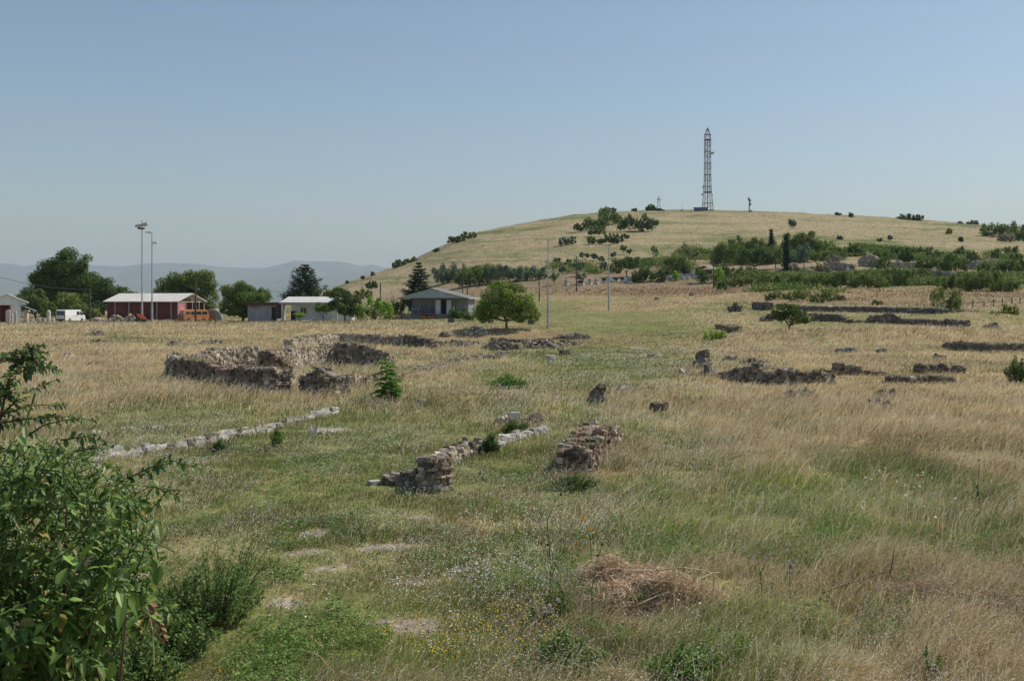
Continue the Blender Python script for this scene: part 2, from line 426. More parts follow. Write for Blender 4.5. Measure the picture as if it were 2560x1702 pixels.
def tree(name, label, cat, lobes, base, tone='mid', leaf=None, trunk=.18, group=None, k=1.0, sub=9, forks=True, tone2=None):
    """lobes: list of (px,py,rx,ry) in photo pixels at the tree's distance; base: ground point"""
    Y = base[1]; mpp = Y / F
    root = thing(name, label, cat, base, group)
    leaf = leaf or max(.09, 3.4 * mpp)
    m = MB(); tops = []
    for (cx, cy_, rx, ry) in lobes:
        dy = (random.random() - .5) * .5 * rx * mpp
        c = at(cx, cy_, Y + dy); R = np.array([rx * mpp, .5 * (rx + ry) * mpp, ry * mpp]); tops.append(c)
        for j, (c2, r2) in enumerate(lobes_of(c, R, sub)):
            fill_lobe(m, c2, r2, leaf, tone2 if (tone2 and j % 3 == 1) else tone, k * (.55 if j == 0 else 1))
    m.build('crown', LEAF, root)
    if trunk:
        t = MB(); b = np.array(base) - [0, 0, .3]
        tx = np.mean(tops, 0); fork = b * .45 + tx * .55 if len(tops) else b
        fork = np.array([b[0] * .7 + tx[0] * .3, b[1], b[2] + .42 * (tx[2] - b[2])])
        t.tube([b, b * .5 + fork * .5 + [trunk * .3, 0, 0], fork], [trunk * 1.25, trunk, trunk * .85], 8, col=(.16, .12, .085))
        for c in tops:
            mid = fork * .5 + c * .5 + rng.normal(0, .12, 3) * (c[2] - fork[2])
            t.tube([fork, mid, c], [trunk * .7, trunk * .4, trunk * .12], 6, col=(.15, .115, .08))
        t.build('trunk', BARK, root)
    return root
def bush(name, label, px, y0, y1, w, tone='mid', Y=None, group=None, trunk=0.0, k=1.0, tone2=None, cat='bush', n=None, droop=0, leaf=None):
    """a bush whose silhouette spans rows y0..y1 and w pixels wide"""
    b = gp(px, y1) if Y is None else ground(px, Y)
    h = y1 - y0; lob = []
    n = n or max(2, int(round(w / max(h, 1) * 1.8)) + 1)
    lowest = y1 - (h * .35 if trunk else -h * .04)
    for i in range(n):
        f = (i + .5) / n - .5; e = math.sqrt(max(.15, 1 - (2 * f) ** 2 * .8))
        top = y0 + (1 - e) * h * .4 + random.random() * h * .10
        rx = w / n * .85; cy_ = (top + lowest) / 2; lob.append((px + f * (w - rx * .5), cy_, rx, max(2, (lowest + h * .06 - top) / 2 * 1.08)))
    return tree(name, label, cat, lob, b, tone, trunk=trunk, group=group, k=k, sub=5, tone2=tone2, leaf=leaf)
def conifer(name, label, px, y0, y1, w, Y=None, base=None, tone='conifer', tiers=15, up=.28, trunk=.16, group=None, leafm=1.0, low=.1, pw=.8, dens=1.0):
    b = gp(px, y1) if Y is None else ground(px, Y)
    Yd = b[1]; mpp = Yd / F; top = at(px, y0, Yd); Hh = top[2] - b[2]; Rm = w / 2 * mpp
    root = thing(name, label, 'conifer', b, group); m = MB(); t = MB()
    t.tube([b - [0, 0, .3], b + [0, 0, Hh * .5], b + [0, 0, Hh * .97]], [trunk, trunk * .7, .02], 7, col=(.14, .10, .075))
    lf = max(.09, 4.2 * mpp) * leafm
    for i in range(tiers):
        f = low + (1 - low) * (i + .4) / tiers; z = b[2] + Hh * f
        R = Rm * (1 - (f - low) / (1 - low)) ** pw * (.78 + .4 * random.random()) + .12
        nb = max(5, int(9 - 4 * f))
        a0 = random.random() * 6.28
        for j in range(nb):
            a = a0 + j * 6.283 / nb + random.random() * .5; r = R * (.65 + .5 * random.random())
            dv = np.array([math.cos(a), math.sin(a), 0])
            p0 = np.array([b[0], b[1], z]); p1 = p0 + dv * r * .6 - [0, 0, r * .06]; p2 = p0 + dv * r + [0, 0, r * up]
            t.tube([p0, p1, p2], [.05, .03, .012], 4, col=(.12, .09, .06))
            nn = int(np.clip(14 * r / lf, 12, 200) * dens); s = .25 + .75 * rng.random(nn)
            P = p0 + (p2 - p0) * s[:, None] + rng.normal(0, .06 * r + lf * .3, (nn, 3)) * [1, 1, .6]; P[:, 2] -= (s * (1 - s)) * r * .5 * up * 2
            N = rdir(nn) * .7 + [0, 0, 1]; N /= np.linalg.norm(N, axis=1, keepdims=True)
            leafquads(m, P, N, dv[None, :] + rdir(nn) * .7, lf * (1 + .8 * rng.random(nn)), lf * (.45 + .3 * rng.random(nn)), palette(tone, nn))
    m.build('crown', LEAF, root); t.build('trunk', BARK, root)
    return root

# ---------------------------------------------------------------- stonework tools
STONE = mat_col('rubble_stone', .95, ((1.7, .7, 1.2), (7, .75, 1.2), (30, .8, 1.15)), (26, .8, .03), spec=.1)
_g = np.array([[x, y, z] for z in (-1, 0, 1) for y in (-1, 0, 1) for x in (-1, 0, 1) if (x, y, z) != (0, 0, 0)], float)
_gi = {tuple(v.astype(int)): i for i, v in enumerate(_g)}
_sq = []
for ax_ in range(3):
    for sgn in (-1, 1):
        for a_ in (-1, 0):
            for b_ in (-1, 0):
                def pt(a, b):
                    l = [0, 0, 0]; l[ax_] = sgn; l[(ax_ + 1) % 3] = a; l[(ax_ + 2) % 3] = b; return _gi[tuple(l)]
                f_ = [pt(a_, b_), pt(a_ + 1, b_), pt(a_ + 1, b_ + 1), pt(a_, b_ + 1)]
                _sq.append(f_ if sgn > 0 else f_[::-1])
_sq = np.array(_sq)
_sph = _g / np.linalg.norm(_g, axis=1, keepdims=True)
PAL = {'pale': [(.52,.45,.35),(.40,.35,.28),(.56,.50,.42),(.26,.22,.17),(.43,.34,.26),(.34,.29,.23)],
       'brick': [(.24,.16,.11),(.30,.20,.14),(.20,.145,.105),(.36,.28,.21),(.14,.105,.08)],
       'grey': [(.30,.27,.23),(.24,.21,.175),(.36,.33,.28),(.19,.165,.14)],
       'mixed': [(.34,.29,.23),(.24,.18,.135),(.42,.37,.30),(.18,.15,.12),(.28,.22,.17),(.13,.11,.09)],
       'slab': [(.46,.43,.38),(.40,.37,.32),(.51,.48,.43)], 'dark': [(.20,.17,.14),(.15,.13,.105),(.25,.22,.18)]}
def stones(m, P, size, yaw, pal, rnd=.24, jit=.12, tilt=.09, col=None):
    """many rough stones at once: P (n,3) centres, size (n,3) half sizes, yaw (n,)"""
    n = len(P)
    if n == 0: return
    V = (_g * (1 - rnd) + _sph * 1.25 * rnd)[None] * (1 + rng.normal(0, jit, (n, 26, 3)))
    V = V * np.asarray(size)[:, None, :]
    a, b = rng.normal(0, tilt, (2, n, 1))
    x = V[..., 0] - V[..., 2] * a; z = V[..., 2] + V[..., 0] * a; y = V[..., 1] - z * b; z = z + V[..., 1] * b
    c, s = np.cos(yaw)[:, None], np.sin(yaw)[:, None]
    V = np.stack([x * c - y * s, x * s + y * c, z], -1) + P[:, None, :]
    p = np.array(PAL[pal]); cc = p[rng.integers(0, len(p), n)] * (1 + rng.normal(0, .20, (n, 1))).clip(.5, 1.5)
    if col is not None: cc = col
    q = (_sq[None] + (np.arange(n) * 26)[:, None, None]).reshape(-1, 4)
    m.add(V.reshape(-1, 3), q, col=np.repeat(cc, 26, 0))
WTOPS = []
def wall_run(m, path, thick=.6, pal='mixed', sh=.14, sl=.24, ragged=.16, side=1, bandpal=None, depth_y=True, skip=None, sink=.25, Yfix=None, gaps=True):
    """coursed rubble along a ground path; path rows (px, py_base, py_top) in photo pixels"""
    B = []
    for (px, pb, pt_) in path:
        g = gp(px, pb) if Yfix is None else ground(px, Yfix); B.append((g[0], g[1], g[2], max(.08, at(px, pt_, g[1])[2] - g[2])))
    B = np.array(B); seg = np.hypot(*(np.diff(B[:, :2], axis=0).T)); cum = np.concatenate([[0], np.cumsum(seg)]); Ln = cum[-1]
    def atd(d):
        return np.array([np.interp(d, cum, B[:, i]) for i in range(4)])
    P = []; S = []; Yw = []; bands = []
    layers = max(1, int(round(thick / max(sl * .85, .13))))
    hmax = B[:, 3].max(); row = 0; z = -sink
    while z < hmax + .05:
        h = sh * (.75 + .5 * random.random()); d = -random.random() * sl
        while d < Ln:
            l = sl * (.45 + .8 * random.random())
            dm = min(max(d + l / 2, 0), Ln); x, y, g, hh = atd(dm)
            hh = hh * (1 + (vn(np.array([dm * 1.3 + B[0, 0]]), np.array([0.]), 3)[0] - .5) * ragged * 2) + (random.random() - .5) * ragged * .25
            if z + h * .6 < hh:
                x2, y2, _, _ = atd(min(dm + .05, Ln)); x1, y1, _, _ = atd(max(dm - .05, 0)); ya = math.atan2(y2 - y1, x2 - x1)
                nx, ny = -math.sin(ya) * side, math.cos(ya) * side
                for j in range(layers):
                    if skip and j == 0 and skip(dm / Ln, z): continue
                    if z + h > hh - sh * 1.2 and gaps and random.random() < .25: continue
                    o = (j + .5) * thick / layers + rng.normal(0, .03)
                    hv = h * random.uniform(.75, 1.3); P.append((x + nx * o, y + ny * o, g + z + h / 2 + rng.normal(0, .14) * h)); S.append((l / 2 * 1.02, thick / layers / 2 * random.uniform(.85, 1.12), hv / 2)); Yw.append(ya + rng.normal(0, .07))
                    bands.append(row)
            d += l
        z += h * .97; row += 1
    # mortar and earth fill between the stones
    K = max(4, int(Ln / .12)); cr = []
    for i in range(K + 1):
        dm = Ln * (.03 / max(Ln, .5) + (1 - .06 / max(Ln, .5)) * i / K); x, y, g, hh = atd(dm); x2, y2, _, _ = atd(min(dm + .05, Ln)); x1, y1, _, _ = atd(max(dm - .05, 0)); ya = math.atan2(y2 - y1, x2 - x1)
        nx, ny = -math.sin(ya) * side, math.cos(ya) * side
        hh = hh * (1 + (vn(np.array([dm * 1.3 + B[0, 0]]), np.array([0.]), 3)[0] - .5) * ragged * 2) - sh * .5
        i0 = .012; t1 = thick - .012; WTOPS.append((x + nx * thick * random.random(), y + ny * thick * random.random(), g + hh, sh))
        for o, zz in ((i0, -sink), (i0 + rng.normal(0, .016), hh * .5), (i0 + .03, hh + rng.normal(0, .02)), ((i0 + t1) / 2, hh + .03 + rng.normal(0, .025)), (t1 - .03, hh + rng.normal(0, .02)), (t1, hh * .5), (t1, -sink)):
            cr.append((x + nx * o, y + ny * o, g + zz))
    cr = np.array(cr); qd = [[i * 7 + k, (i + 1) * 7 + k, (i + 1) * 7 + k + 1, i * 7 + k + 1] for i in range(K) for k in range(6)]
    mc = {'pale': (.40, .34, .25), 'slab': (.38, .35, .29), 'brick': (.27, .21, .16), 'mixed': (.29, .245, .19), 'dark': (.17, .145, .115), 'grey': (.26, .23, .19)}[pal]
    if hmax > .12: m.add(cr, qd + [[0, 1, 2, 3], [0, 3, 4, 5]] + [[K * 7 + 3, K * 7 + 2, K * 7 + 1, K * 7], [K * 7 + 5, K * 7 + 4, K * 7 + 3, K * 7]], col=np.array(mc) * (1 + rng.normal(0, .15, (len(cr), 1))))
    P = np.array(P); S = np.array(S); Yw = np.array(Yw); bands = np.array(bands)
    if len(P) == 0: return
    if bandpal:
        k = ((bands % 4) < 2) ^ (rng.random(len(P)) < .25); stones(m, P[k], S[k], Yw[k], bandpal); stones(m, P[~k], S[~k], Yw[~k], pal)
    else: stones(m, P, S, Yw, pal)
def wall(name, label, path, cat='stone wall', group=None, **kw):
    m = MB(); wall_run(m, path, **kw); g = gp(path[0][0], path[0][1]) if kw.get('Yfix') is None else ground(path[0][0], kw['Yfix'])
    return tag(m.build(name, STONE, loc=g), label, cat, group)
def heap(name, label, x0, x1, py, h_px, pal='mixed', cat='rubble heap', s=.16, n=None, Y=None, group=None):
    c = gp((x0 + x1) / 2, py) if Y is None else ground((x0 + x1) / 2, Y)
    mpp = c[1] / F; rx = (x1 - x0) / 2 * mpp; hh = h_px * mpp; ry = min(rx, max(.5, rx * .5))
    n = n or int(np.clip(rx * ry * 26 / (s * s) * .12, 14, 420)); m = MB()
    a = rng.random(n) * 6.283; r = np.sqrt(rng.random(n)); x = r * np.cos(a); y = r * np.sin(a)
    top = hh * np.clip(1 - (x * x + y * y), 0, 1) ** .8 * (.7 + .6 * vn(x * 2 + c[0], y * 2, 5))
    X = c[0] + x * rx; Yy = c[1] + ry + y * ry * .9
    P = np.stack([X, Yy, gz(X, Yy) + top * rng.random(n) ** .4 - s * .2], -1)
    S = np.stack([s * (.5 + .9 * rng.random(n)), s * (.5 + .8 * rng.random(n)), s * (.3 + .5 * rng.random(n))], -1)
    stones(m, P, S, rng.random(n) * 3.14, pal, tilt=.35, rnd=.3, jit=.12)
    # earth core
    d = rdir(160); d[:, 2] = np.abs(d[:, 2])
    return tag(m.build(name, STONE, loc=c), label, cat, group)
def block(name, label, x0, x1, y0, y1, pal='slab', cat='stone block', yaw=.5, tilt=.03, depth=None, group=None, rnd=.12, sides=None, Y=None):
    c = gp((x0 + x1) / 2, y1) if Y is None else ground((x0 + x1) / 2, Y); mpp = c[1] / F; w = (x1 - x0) * mpp; h = (y1 - y0) * mpp
    dd = depth or w * .7; f = abs(math.cos(yaw)) + abs(math.sin(yaw)) * dd / w; hx = w / 2 / f
    m = MB(); stones(m, np.array([c + [0, dd / 2, h / 2 - .04]]), np.array([[hx * .98, dd / 2, h / 2 + .06]]), np.array([yaw]), pal, rnd=rnd, jit=.035, tilt=tilt)
    return tag(m.build(name, STONE, loc=c), label, cat, group)
# ---------------------------------------------------------------- main ruin
g0 = gp(560, 965)
ruin = thing('ruined_building', 'large roofless brick and rubble ruin with an arched drain hole, left of centre', 'ruin', g0)
def rpart(name, path, label=None, **kw):
    m = MB(); wall_run(m, path, **kw); o = m.build(name, STONE, ruin)
    if label: o['label'] = label
    return o
def hole(f, z):   # round-headed opening low in the front wall
    return abs(f - .44) < .055 and z < .62
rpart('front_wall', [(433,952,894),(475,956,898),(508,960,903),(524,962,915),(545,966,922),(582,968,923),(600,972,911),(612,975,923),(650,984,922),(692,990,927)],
      'brick wall with a dipped top, shade darkened into its stones', thick=.62, pal='brick', bandpal='dark', sh=.09, sl=.18, ragged=.04, skip=hole)  # darker palettes put the shade of the front face into the stone colour
rpart('corner_pier', [(692,991,925),(716,984,929),(742,955,938)], thick=.5, pal='pale', bandpal='mixed', sh=.12, side=1)
rpart('outer_wall', [(437,951,895),(478,947,884),(540,942,877),(600,938,876),(652,934,873)], thick=.6, pal='pale', sh=.14, sl=.18, side=1)
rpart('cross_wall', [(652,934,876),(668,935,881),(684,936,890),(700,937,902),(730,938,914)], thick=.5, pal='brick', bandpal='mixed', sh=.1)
rpart('outer_wall', [(690,932,882),(745,924,877),(790,918,875),(833,913,862)], thick=.6, pal='pale', sh=.14, sl=.18)
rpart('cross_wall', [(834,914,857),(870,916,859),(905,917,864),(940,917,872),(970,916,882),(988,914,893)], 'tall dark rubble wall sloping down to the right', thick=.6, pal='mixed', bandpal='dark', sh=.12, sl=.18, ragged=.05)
rpart('rear_wall', [(735,872,846),(790,866,840),(850,862,836),(930,862,838),(1005,866,838)], thick=.8, pal='pale', sh=.15, ragged=.12)
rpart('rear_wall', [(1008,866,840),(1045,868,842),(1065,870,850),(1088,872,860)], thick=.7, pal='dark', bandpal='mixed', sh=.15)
rpart('front_wall', [(752,988,943),(775,990,936),(792,991,924),(812,992,934),(836,994,942)], 'stub of wall with a peaked top, shade darkened into its stones', thick=.7, pal='mixed', bandpal='dark', sh=.12)  # front face shade carried by the darker stone colours
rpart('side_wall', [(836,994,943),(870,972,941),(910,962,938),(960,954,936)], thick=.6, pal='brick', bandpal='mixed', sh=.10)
m = MB(); 
V = [at(708, 893, 56.5), at(738, 896, 57.4), at(746, 916, 57.2), at(712, 912, 56.6)]
# ---------------------------------------------------------------- other ruins
wall('low_wall', 'low crumbling wall rising from the meadow behind the green sapling', [(1000,948,940),(1060,937,925),(1100,925,912),(1130,915,903),(1170,905,890),(1205,900,887),(1250,899,886)], pal='mixed', bandpal='dark', thick=.7)
wall('low_wall', 'broken low wall between the rubble heaps below the walnut tree', [(1296,874,862),(1340,870,857),(1400,866,855),(1436,862,853)], pal='mixed', bandpal='dark', thick=.5, ragged=.3)
wall('low_wall', 'broken low wall running from the rear ruin wall towards the walnut', [(1092,874,862),(1140,868,858),(1200,862,853)], pal='mixed', bandpal='dark', thick=.5, ragged=.3)
wall('low_wall', 'crumbled low wall along the foot of the grassy bank', [(1225,856,848),(1300,858,848),(1380,858,849)], pal='dark', bandpal='mixed', thick=.5, ragged=.35)
heap('rubble_heap', 'dark rubble heap in front of the lone walnut tree', 1206, 1292, 877, 24, 'dark')
heap('rubble_heap', 'spread of broken stones right of the dark rubble heap', 1296, 1402, 872, 16, 'mixed')
heap('rubble_heap', 'low pale rubble on the bank under the walnut tree', 1155, 1222, 846, 12, 'pale')
heap('rubble_heap', 'small rubble patch left of the bank under the walnut tree', 1100, 1130, 846, 9, 'mixed')
heap('rubble_heap', 'flat overgrown rubble beside the end of the rear ruin wall', 1092, 1170, 868, 16, 'dark')
heap('rubble_heap', 'dark rubble on the grassy edge right of the walnut tree', 1385, 1480, 848, 12, 'dark')
block('stone_block', 'pale squared block with a bright top, alone in the meadow', 1363, 1390, 888, 901)
block('stone_block', 'rough dark block just above the pale squared block', 1397, 1425, 875, 888, 'dark')
block('stone_block', 'small upright block in straw grass right of the rubble spread', 1433, 1448, 853, 863, 'grey')
block('stone_block', 'block standing at the far end of the low crumbling wall', 1246, 1270, 880, 893, 'grey')
block('stone_block', 'white worn block lying below the green sapling', 1040, 1068, 998, 1008, 'slab')
block('stone_block', 'little grey block in the street meadow left of the column stump', 1620, 1637, 889, 896, 'grey')
block('stone_block', 'dark block on the mown lawn below the cemetery', 1638, 1648, 743, 750, 'dark')
block('stone_block', 'dark boulder on the lawn edge below the tall dark shrub', 1724, 1735, 733, 740, 'dark')
# left field
heap('rubble_heap', 'small heap of grey stones at far left below the white van', 222, 258, 838, 10, 'mixed')
wall('low_wall', 'line of low stones in the straw field at far left', [(190,862,853),(225,862,851),(268,864,849)], thick=.6, pal='mixed', sh=.14)
heap('rubble_heap', 'low grey stones in the straw left of the large ruin', 410, 462, 866, 11, 'grey')
heap('rubble_heap', 'dark stones in the straw just behind the large ruin', 488, 560, 862, 11, 'dark')
heap('rubble_heap', 'flat stones in the straw under the leafy branch at left', 152, 182, 896, 6, 'pale')
# kerb
for a_, lab in ((([(245,1158,1134),(330,1146,1122),(376,1138,1113)]), 'nearest length of pale stone kerb beside the leafy bush'),
                (([(384,1142,1113),(450,1128,1100),(520,1112,1086),(560,1104,1079)]), 'longest length of pale stone kerb in the left meadow'),
                (([(572,1100,1077),(640,1088,1064),(700,1076,1052)]), 'weed covered length of kerb in the middle of the kerb line'),
                (([(718,1062,1043),(760,1054,1034),(785,1048,1029)]), 'short flat kerb stones just short of the far end'),
                (([(790,1047,1032),(812,1042,1025),(838,1036,1019)]), 'farthest pale kerb stones below the big ruin')):
    wall('stone_kerb', lab, a_, cat='kerb', group='pale stone kerb across the meadow', thick=.14, pal='slab', bandpal='grey', sh=.12, sl=.5, ragged=.1, gaps=False)
for x0_, x1_, y_, lab in ((222, 272, 1090, 'flat foundation stones showing behind the kerb, nearest the bush'), (278, 335, 1078, 'flat foundation stones behind the kerb, middle patch'),
                   (365, 402, 1073, 'flat foundation stones behind the kerb, farthest patch'), (755, 830, 1090, 'flat bedrock slabs in front of the far end of the kerb')):
    heap('foundation_stones', lab, x0_, x1_, y_, 2, 'slab', 'foundation', s=.10, n=9)
# front walls in the middle
front = thing('ruined_wall', 'broken wall with a tall brick pier at its near end, centre of the meadow', 'stone wall', gp(1090, 1222))
def fpart(name, path, lab=None, **kw):
    m = MB(); wall_run(m, path, **kw); o = m.build(name, STONE, front)
    if lab: o['label'] = lab
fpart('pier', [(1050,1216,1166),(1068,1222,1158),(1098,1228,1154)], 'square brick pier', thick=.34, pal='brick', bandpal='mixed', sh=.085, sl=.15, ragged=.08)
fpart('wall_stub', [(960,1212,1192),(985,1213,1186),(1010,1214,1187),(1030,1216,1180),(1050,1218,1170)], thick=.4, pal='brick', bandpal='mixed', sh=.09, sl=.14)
fpart('rubble_wall', [(1100,1226,1152),(1112,1190,1142),(1135,1165,1126),(1165,1148,1112),(1200,1138,1100)], thick=.42, pal='pale', bandpal='mixed', sh=.10, sl=.15)
fpart('mortar_footing', [(1236,1128,1108),(1262,1118,1094),(1300,1104,1084),(1340,1092,1078),(1368,1082,1072)], 'pale rounded mortar footing', thick=.45, pal='slab', sh=.14, sl=.3, ragged=.2)
block('stone_block', 'squared stone on the far end of the pier wall', 1274, 1300, 1037, 1054, 'slab', yaw=.3)
heap('rubble_heap', 'stones round the squared block behind the pier wall', 1240, 1290, 1064, 7, 'mixed', s=.13)
heap('rubble_heap', 'reddish stones right of the squared block', 1312, 1350, 1062, 8, 'brick', s=.13)
block('stone_slab', 'flat grey slab in the grass left of the brick pier', 917, 952, 1204, 1212, 'slab', cat='slab', tilt=.02)
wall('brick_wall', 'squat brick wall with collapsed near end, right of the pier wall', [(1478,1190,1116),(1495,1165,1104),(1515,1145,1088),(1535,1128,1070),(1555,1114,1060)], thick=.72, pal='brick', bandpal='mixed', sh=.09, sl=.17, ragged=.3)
heap('rubble_heap', 'loose stones capping the squat brick wall', 1440, 1550, 1112, 40, 'mixed', s=.09)
def stump(name, lab, pts, pal, px, py):
    m = MB(); c = gp(px, py); mpp = c[1] / F
    P = np.array([[c[0] + (x - px) * mpp, c[1] + .15 * random.random(), c[2] + (py - y) * mpp] for x, y, r in pts]); S = np.array([[r * mpp, r * mpp, r * mpp * .9] for x, y, r in pts])
    stones(m, P, S, rng.random(len(pts)) * 3, pal, rnd=.35, jit=.13, tilt=.3)
    return tag(m.build(name, STONE, loc=c), lab, 'standing stone')
stump('standing_stone', 'jagged dark standing stone alone in the middle meadow', [(1490,1003,13),(1488,990,11),(1496,980,11),(1502,972,10),(1484,1000,10),(1508,996,8)], 'dark', 1492, 1010)
stump('standing_stone', 'broken dark block at the edge of the dry grass', [(1640,1018,11),(1636,1030,10),(1650,1026,11),(1662,1020,9)], 'dark', 1645, 1038)
heap('rubble_heap', 'low brown stones behind the jagged standing stone', 1545, 1585, 978, 12, 'mixed')
# right field
stump('column_stump', 'leaning squared column stump on dark stones, right of the street', [(1756,905,12),(1752,892,11),(1760,886,10),(1742,912,9),(1770,915,7)], 'dark', 1756, 922)
block('tilted_block', 'tilted pinkish block leaning on the column stump', 1750, 1776, 894, 916, 'brick', yaw=.35, tilt=.3)
heap('rubble_heap', 'small heap in tall grass below the column stump', 1700, 1735, 948, 14, 'grey')
heap('rubble_heap', 'dark heap at the near end of the right field wall', 1762, 1782, 952, 24, 'dark', s=.2)
wall('field_wall', 'longest ragged dark wall in the right field', [(1800,956,924),(1850,960,919),(1895,964,918),(1920,967,928),(1960,970,924),(2010,973,930),(2050,973,926),(2088,970,921)], thick=.7, pal='mixed', bandpal='dark', sh=.13, ragged=.2)
wall('field_wall', 'reddish wall continuing right from the longest ragged wall', [(2088,938,906),(2110,938,910),(2148,938,913),(2160,936,922),(2195,938,928)], thick=.6, pal='brick', bandpal='dark', sh=.13, ragged=.15)
wall('field_wall', 'low dark wall line near the right edge', [(2215,955,938),(2260,958,940),(2330,958,942),(2392,955,943)], thick=.6, pal='dark', bandpal='mixed', sh=.13, ragged=.1)
wall('field_wall', 'wall with an upright end stone, near the right edge', [(2310,938,912),(2345,936,914),(2378,936,915),(2392,937,911)], thick=.6, pal='brick', bandpal='dark', sh=.13, ragged=.12)
wall('field_wall', 'short low dark wall behind the column stump', [(1852,912,903),(1885,912,899),(1918,910,901)], thick=.5, pal='dark', sh=.12)
heap('rubble_heap', 'small stones left of the short low dark wall', 1820, 1850, 902, 10, 'grey')
heap('rubble_heap', 'stones in dry grass below the longest ragged wall', 1975, 2060, 998, 12, 'mixed')
heap('rubble_heap', 'overgrown stones in the dry grass at right centre', 2175, 2240, 1024, 16, 'mixed')
heap('rubble_heap', 'reddish stones just above the overgrown stones at right', 2190, 2250, 998, 8, 'brick')
heap('rubble_heap', 'scattered grey stones beyond the right field walls, left group', 2100, 2145, 882, 11, 'grey')
heap('rubble_heap', 'scattered grey stones beyond the right field walls, middle stone', 2200, 2222, 884, 8, 'grey')
heap('rubble_heap', 'scattered grey stones beyond the right field walls, right group', 2342, 2372, 898, 8, 'grey')
wall('earth_bank_shadow', 'earth bank at the right edge under tall straw, its shadow built as dark stones', [(2355,872,856),(2400,878,856),(2480,882,858),(2640,882,860)], thick=.8, pal='dark', sh=.15, ragged=.05)  # dark stone strip stands in for the bank's shadow
wall('field_wall', 'ruined wall corner beside the small green bush', [(1788,822,812),(1818,826,812),(1832,832,814),(1855,828,817)], thick=.6, pal='mixed', sh=.14, ragged=.2)
wall('long_wall', 'upper long low dark wall across the right field', [(1880,774,757),(1920,776,757),(1936,772,760)], thick=.8, pal='dark', sh=.2, sl=.4, ragged=.06)
wall('long_wall', 'upper long low dark wall running to the round bush', [(1985,778,764),(2100,780,766),(2200,782,767),(2340,786,769),(2350,796,774),(2420,798,778),(2428,800,786)], thick=.8, pal='dark', bandpal='grey', sh=.2, sl=.4, ragged=.05)
wall('long_wall', 'lower long dark wall with a dip and a raised block', [(2030,802,783),(2100,805,787),(2118,808,800),(2160,808,801),(2178,810,787),(2236,812,786),(2252,813,795),(2330,816,798),(2406,820,801)], thick=.8, pal='dark', bandpal='grey', sh=.2, sl=.4, ragged=.05)
heap('rubble_heap', 'dark ruined corner left of the long walls', 1820, 1858, 780, 20, 'dark', s=.25)
heap('rubble_heap', 'dark wall stub behind the small round tree', 1908, 1945, 803, 22, 'dark', s=.25)
heap('rubble_heap', 'grey stones right of the lower long wall', 2468, 2496, 822, 12, 'grey', s=.25)
block('stone_block', 'single stone in brown scrub above the long walls', 2242, 2252, 729, 734, 'grey')
# theatre ruins on the hill foot
for lab, pth, pl in (('pale theatre wall behind the white canopy, low left part', [(2060,672,655),(2095,676,655),(2130,680,660)], 'pale'),
                 ('stepped pinkish theatre wall above the white canopy', [(2150,664,646),(2162,664,636),(2185,666,637),(2198,668,656)], 'pale'),
                 ('small pale theatre wall piece between trees, left', [(2068,655,640),(2096,656,639)], 'grey'),
                 ('long pale theatre wall between bushes', [(2225,668,654),(2300,670,655)], 'pale'),
                 ('theatre wall running up behind dense bushes at right', [(2410,672,654),(2440,670,654),(2500,664,650)], 'grey'),
                 ('upper theatre wall near the hill at right', [(2455,655,645),(2500,654,648)], 'pale'),
                 ('grey corner of tall masonry beside the green thicket', [(2330,702,676),(2345,702,676),(2365,702,680),(2410,700,681)], 'grey'),
                 ('ruined wall at the right edge above brown scrub', [(2535,708,686),(2600,708,684)], 'mixed')):
    wall('theatre_wall', lab, pth, group='theatre ruins at the foot of the hill', thick=1.0, pal=pl, sh=.35, sl=.7, ragged=.08)

# ---------------------------------------------------------------- buildings
WHITE = paint('white_plaster', (.72, .74, .74), .8); CREAM = paint('cream_sheet', (.62, .60, .54), .55, lo=.8, hi=1.1, scale=.8)
REDW = paint('red_board', (.13, .030, .032), .7, lo=.6, hi=1.3, scale=.7); REDP = paint('red_paint', (.42, .05, .05), .5)
DARK = paint('dark_opening', (.03, .03, .035), .8); GREYP = paint('grey_panel', (.33, .34, .36), .7, lo=.8, hi=1.15)
ROOFW = paint('white_roof_sheet', (.60, .575, .52), .5, lo=.88, hi=1.06, scale=.6); STEEL = paint('galvanised_steel', (.48, .50, .51), .45, .5)
ROOFG = paint('grey_roof_edge', (.30, .34, .38), .6); CURT = paint('window_dark', (.05, .045, .05), .3, spec=.6); WOODD = paint('dark_wood', (.10, .06, .045), .85, lo=.6, hi=1.3, scale=3)
BLUEP = paint('blue_plastic', (.05, .09, .22), .5); SKIRT = paint('skirting_board', (.24, .225, .22), .8, lo=.6, hi=1.2, scale=4)
def onepart(name, mat, root, fn):
    m = MB(); fn(m); return m.build(name, mat, root)
def gable_prism(m, T, x0, x1, y0, y1, ze, zr, t=.12, along='x', col=(.5,.5,.5)):
    """two roof slopes; ridge along x (gable at the x ends) or along y"""
    if along == 'x':
        ym = (y0 + y1) / 2
        m.prism([(y0, ze), (ym, zr), (ym, zr - t), (y0, ze - t)], 0, x0, x1, T, col); m.prism([(ym, zr), (y1, ze), (y1, ze - t), (ym, zr - t)], 0, x0, x1, T, col)
        for k in range(int((x1 - x0) / .9)):
            x = x0 + .45 + k * .9; m.prism([(y0, ze), (ym, zr), (ym, zr + .035), (y0, ze + .035)], 0, x - .03, x + .03, T, col)
    else:
        xm = (x0 + x1) / 2
        m.prism([(x0, ze), (xm, zr), (xm, zr - t), (x0, ze - t)], 1, y0, y1, T, col); m.prism([(xm, zr), (x1, ze), (x1, ze - t), (xm, zr - t)], 1, y0, y1, T, col)
        for k in range(int((y1 - y0) / .9)):
            y = y0 + .45 + k * .9; m.prism([(xm, zr), (x1, ze), (x1, ze + .035), (xm, zr + .035)], 1, y - .03, y + .03, T, col)
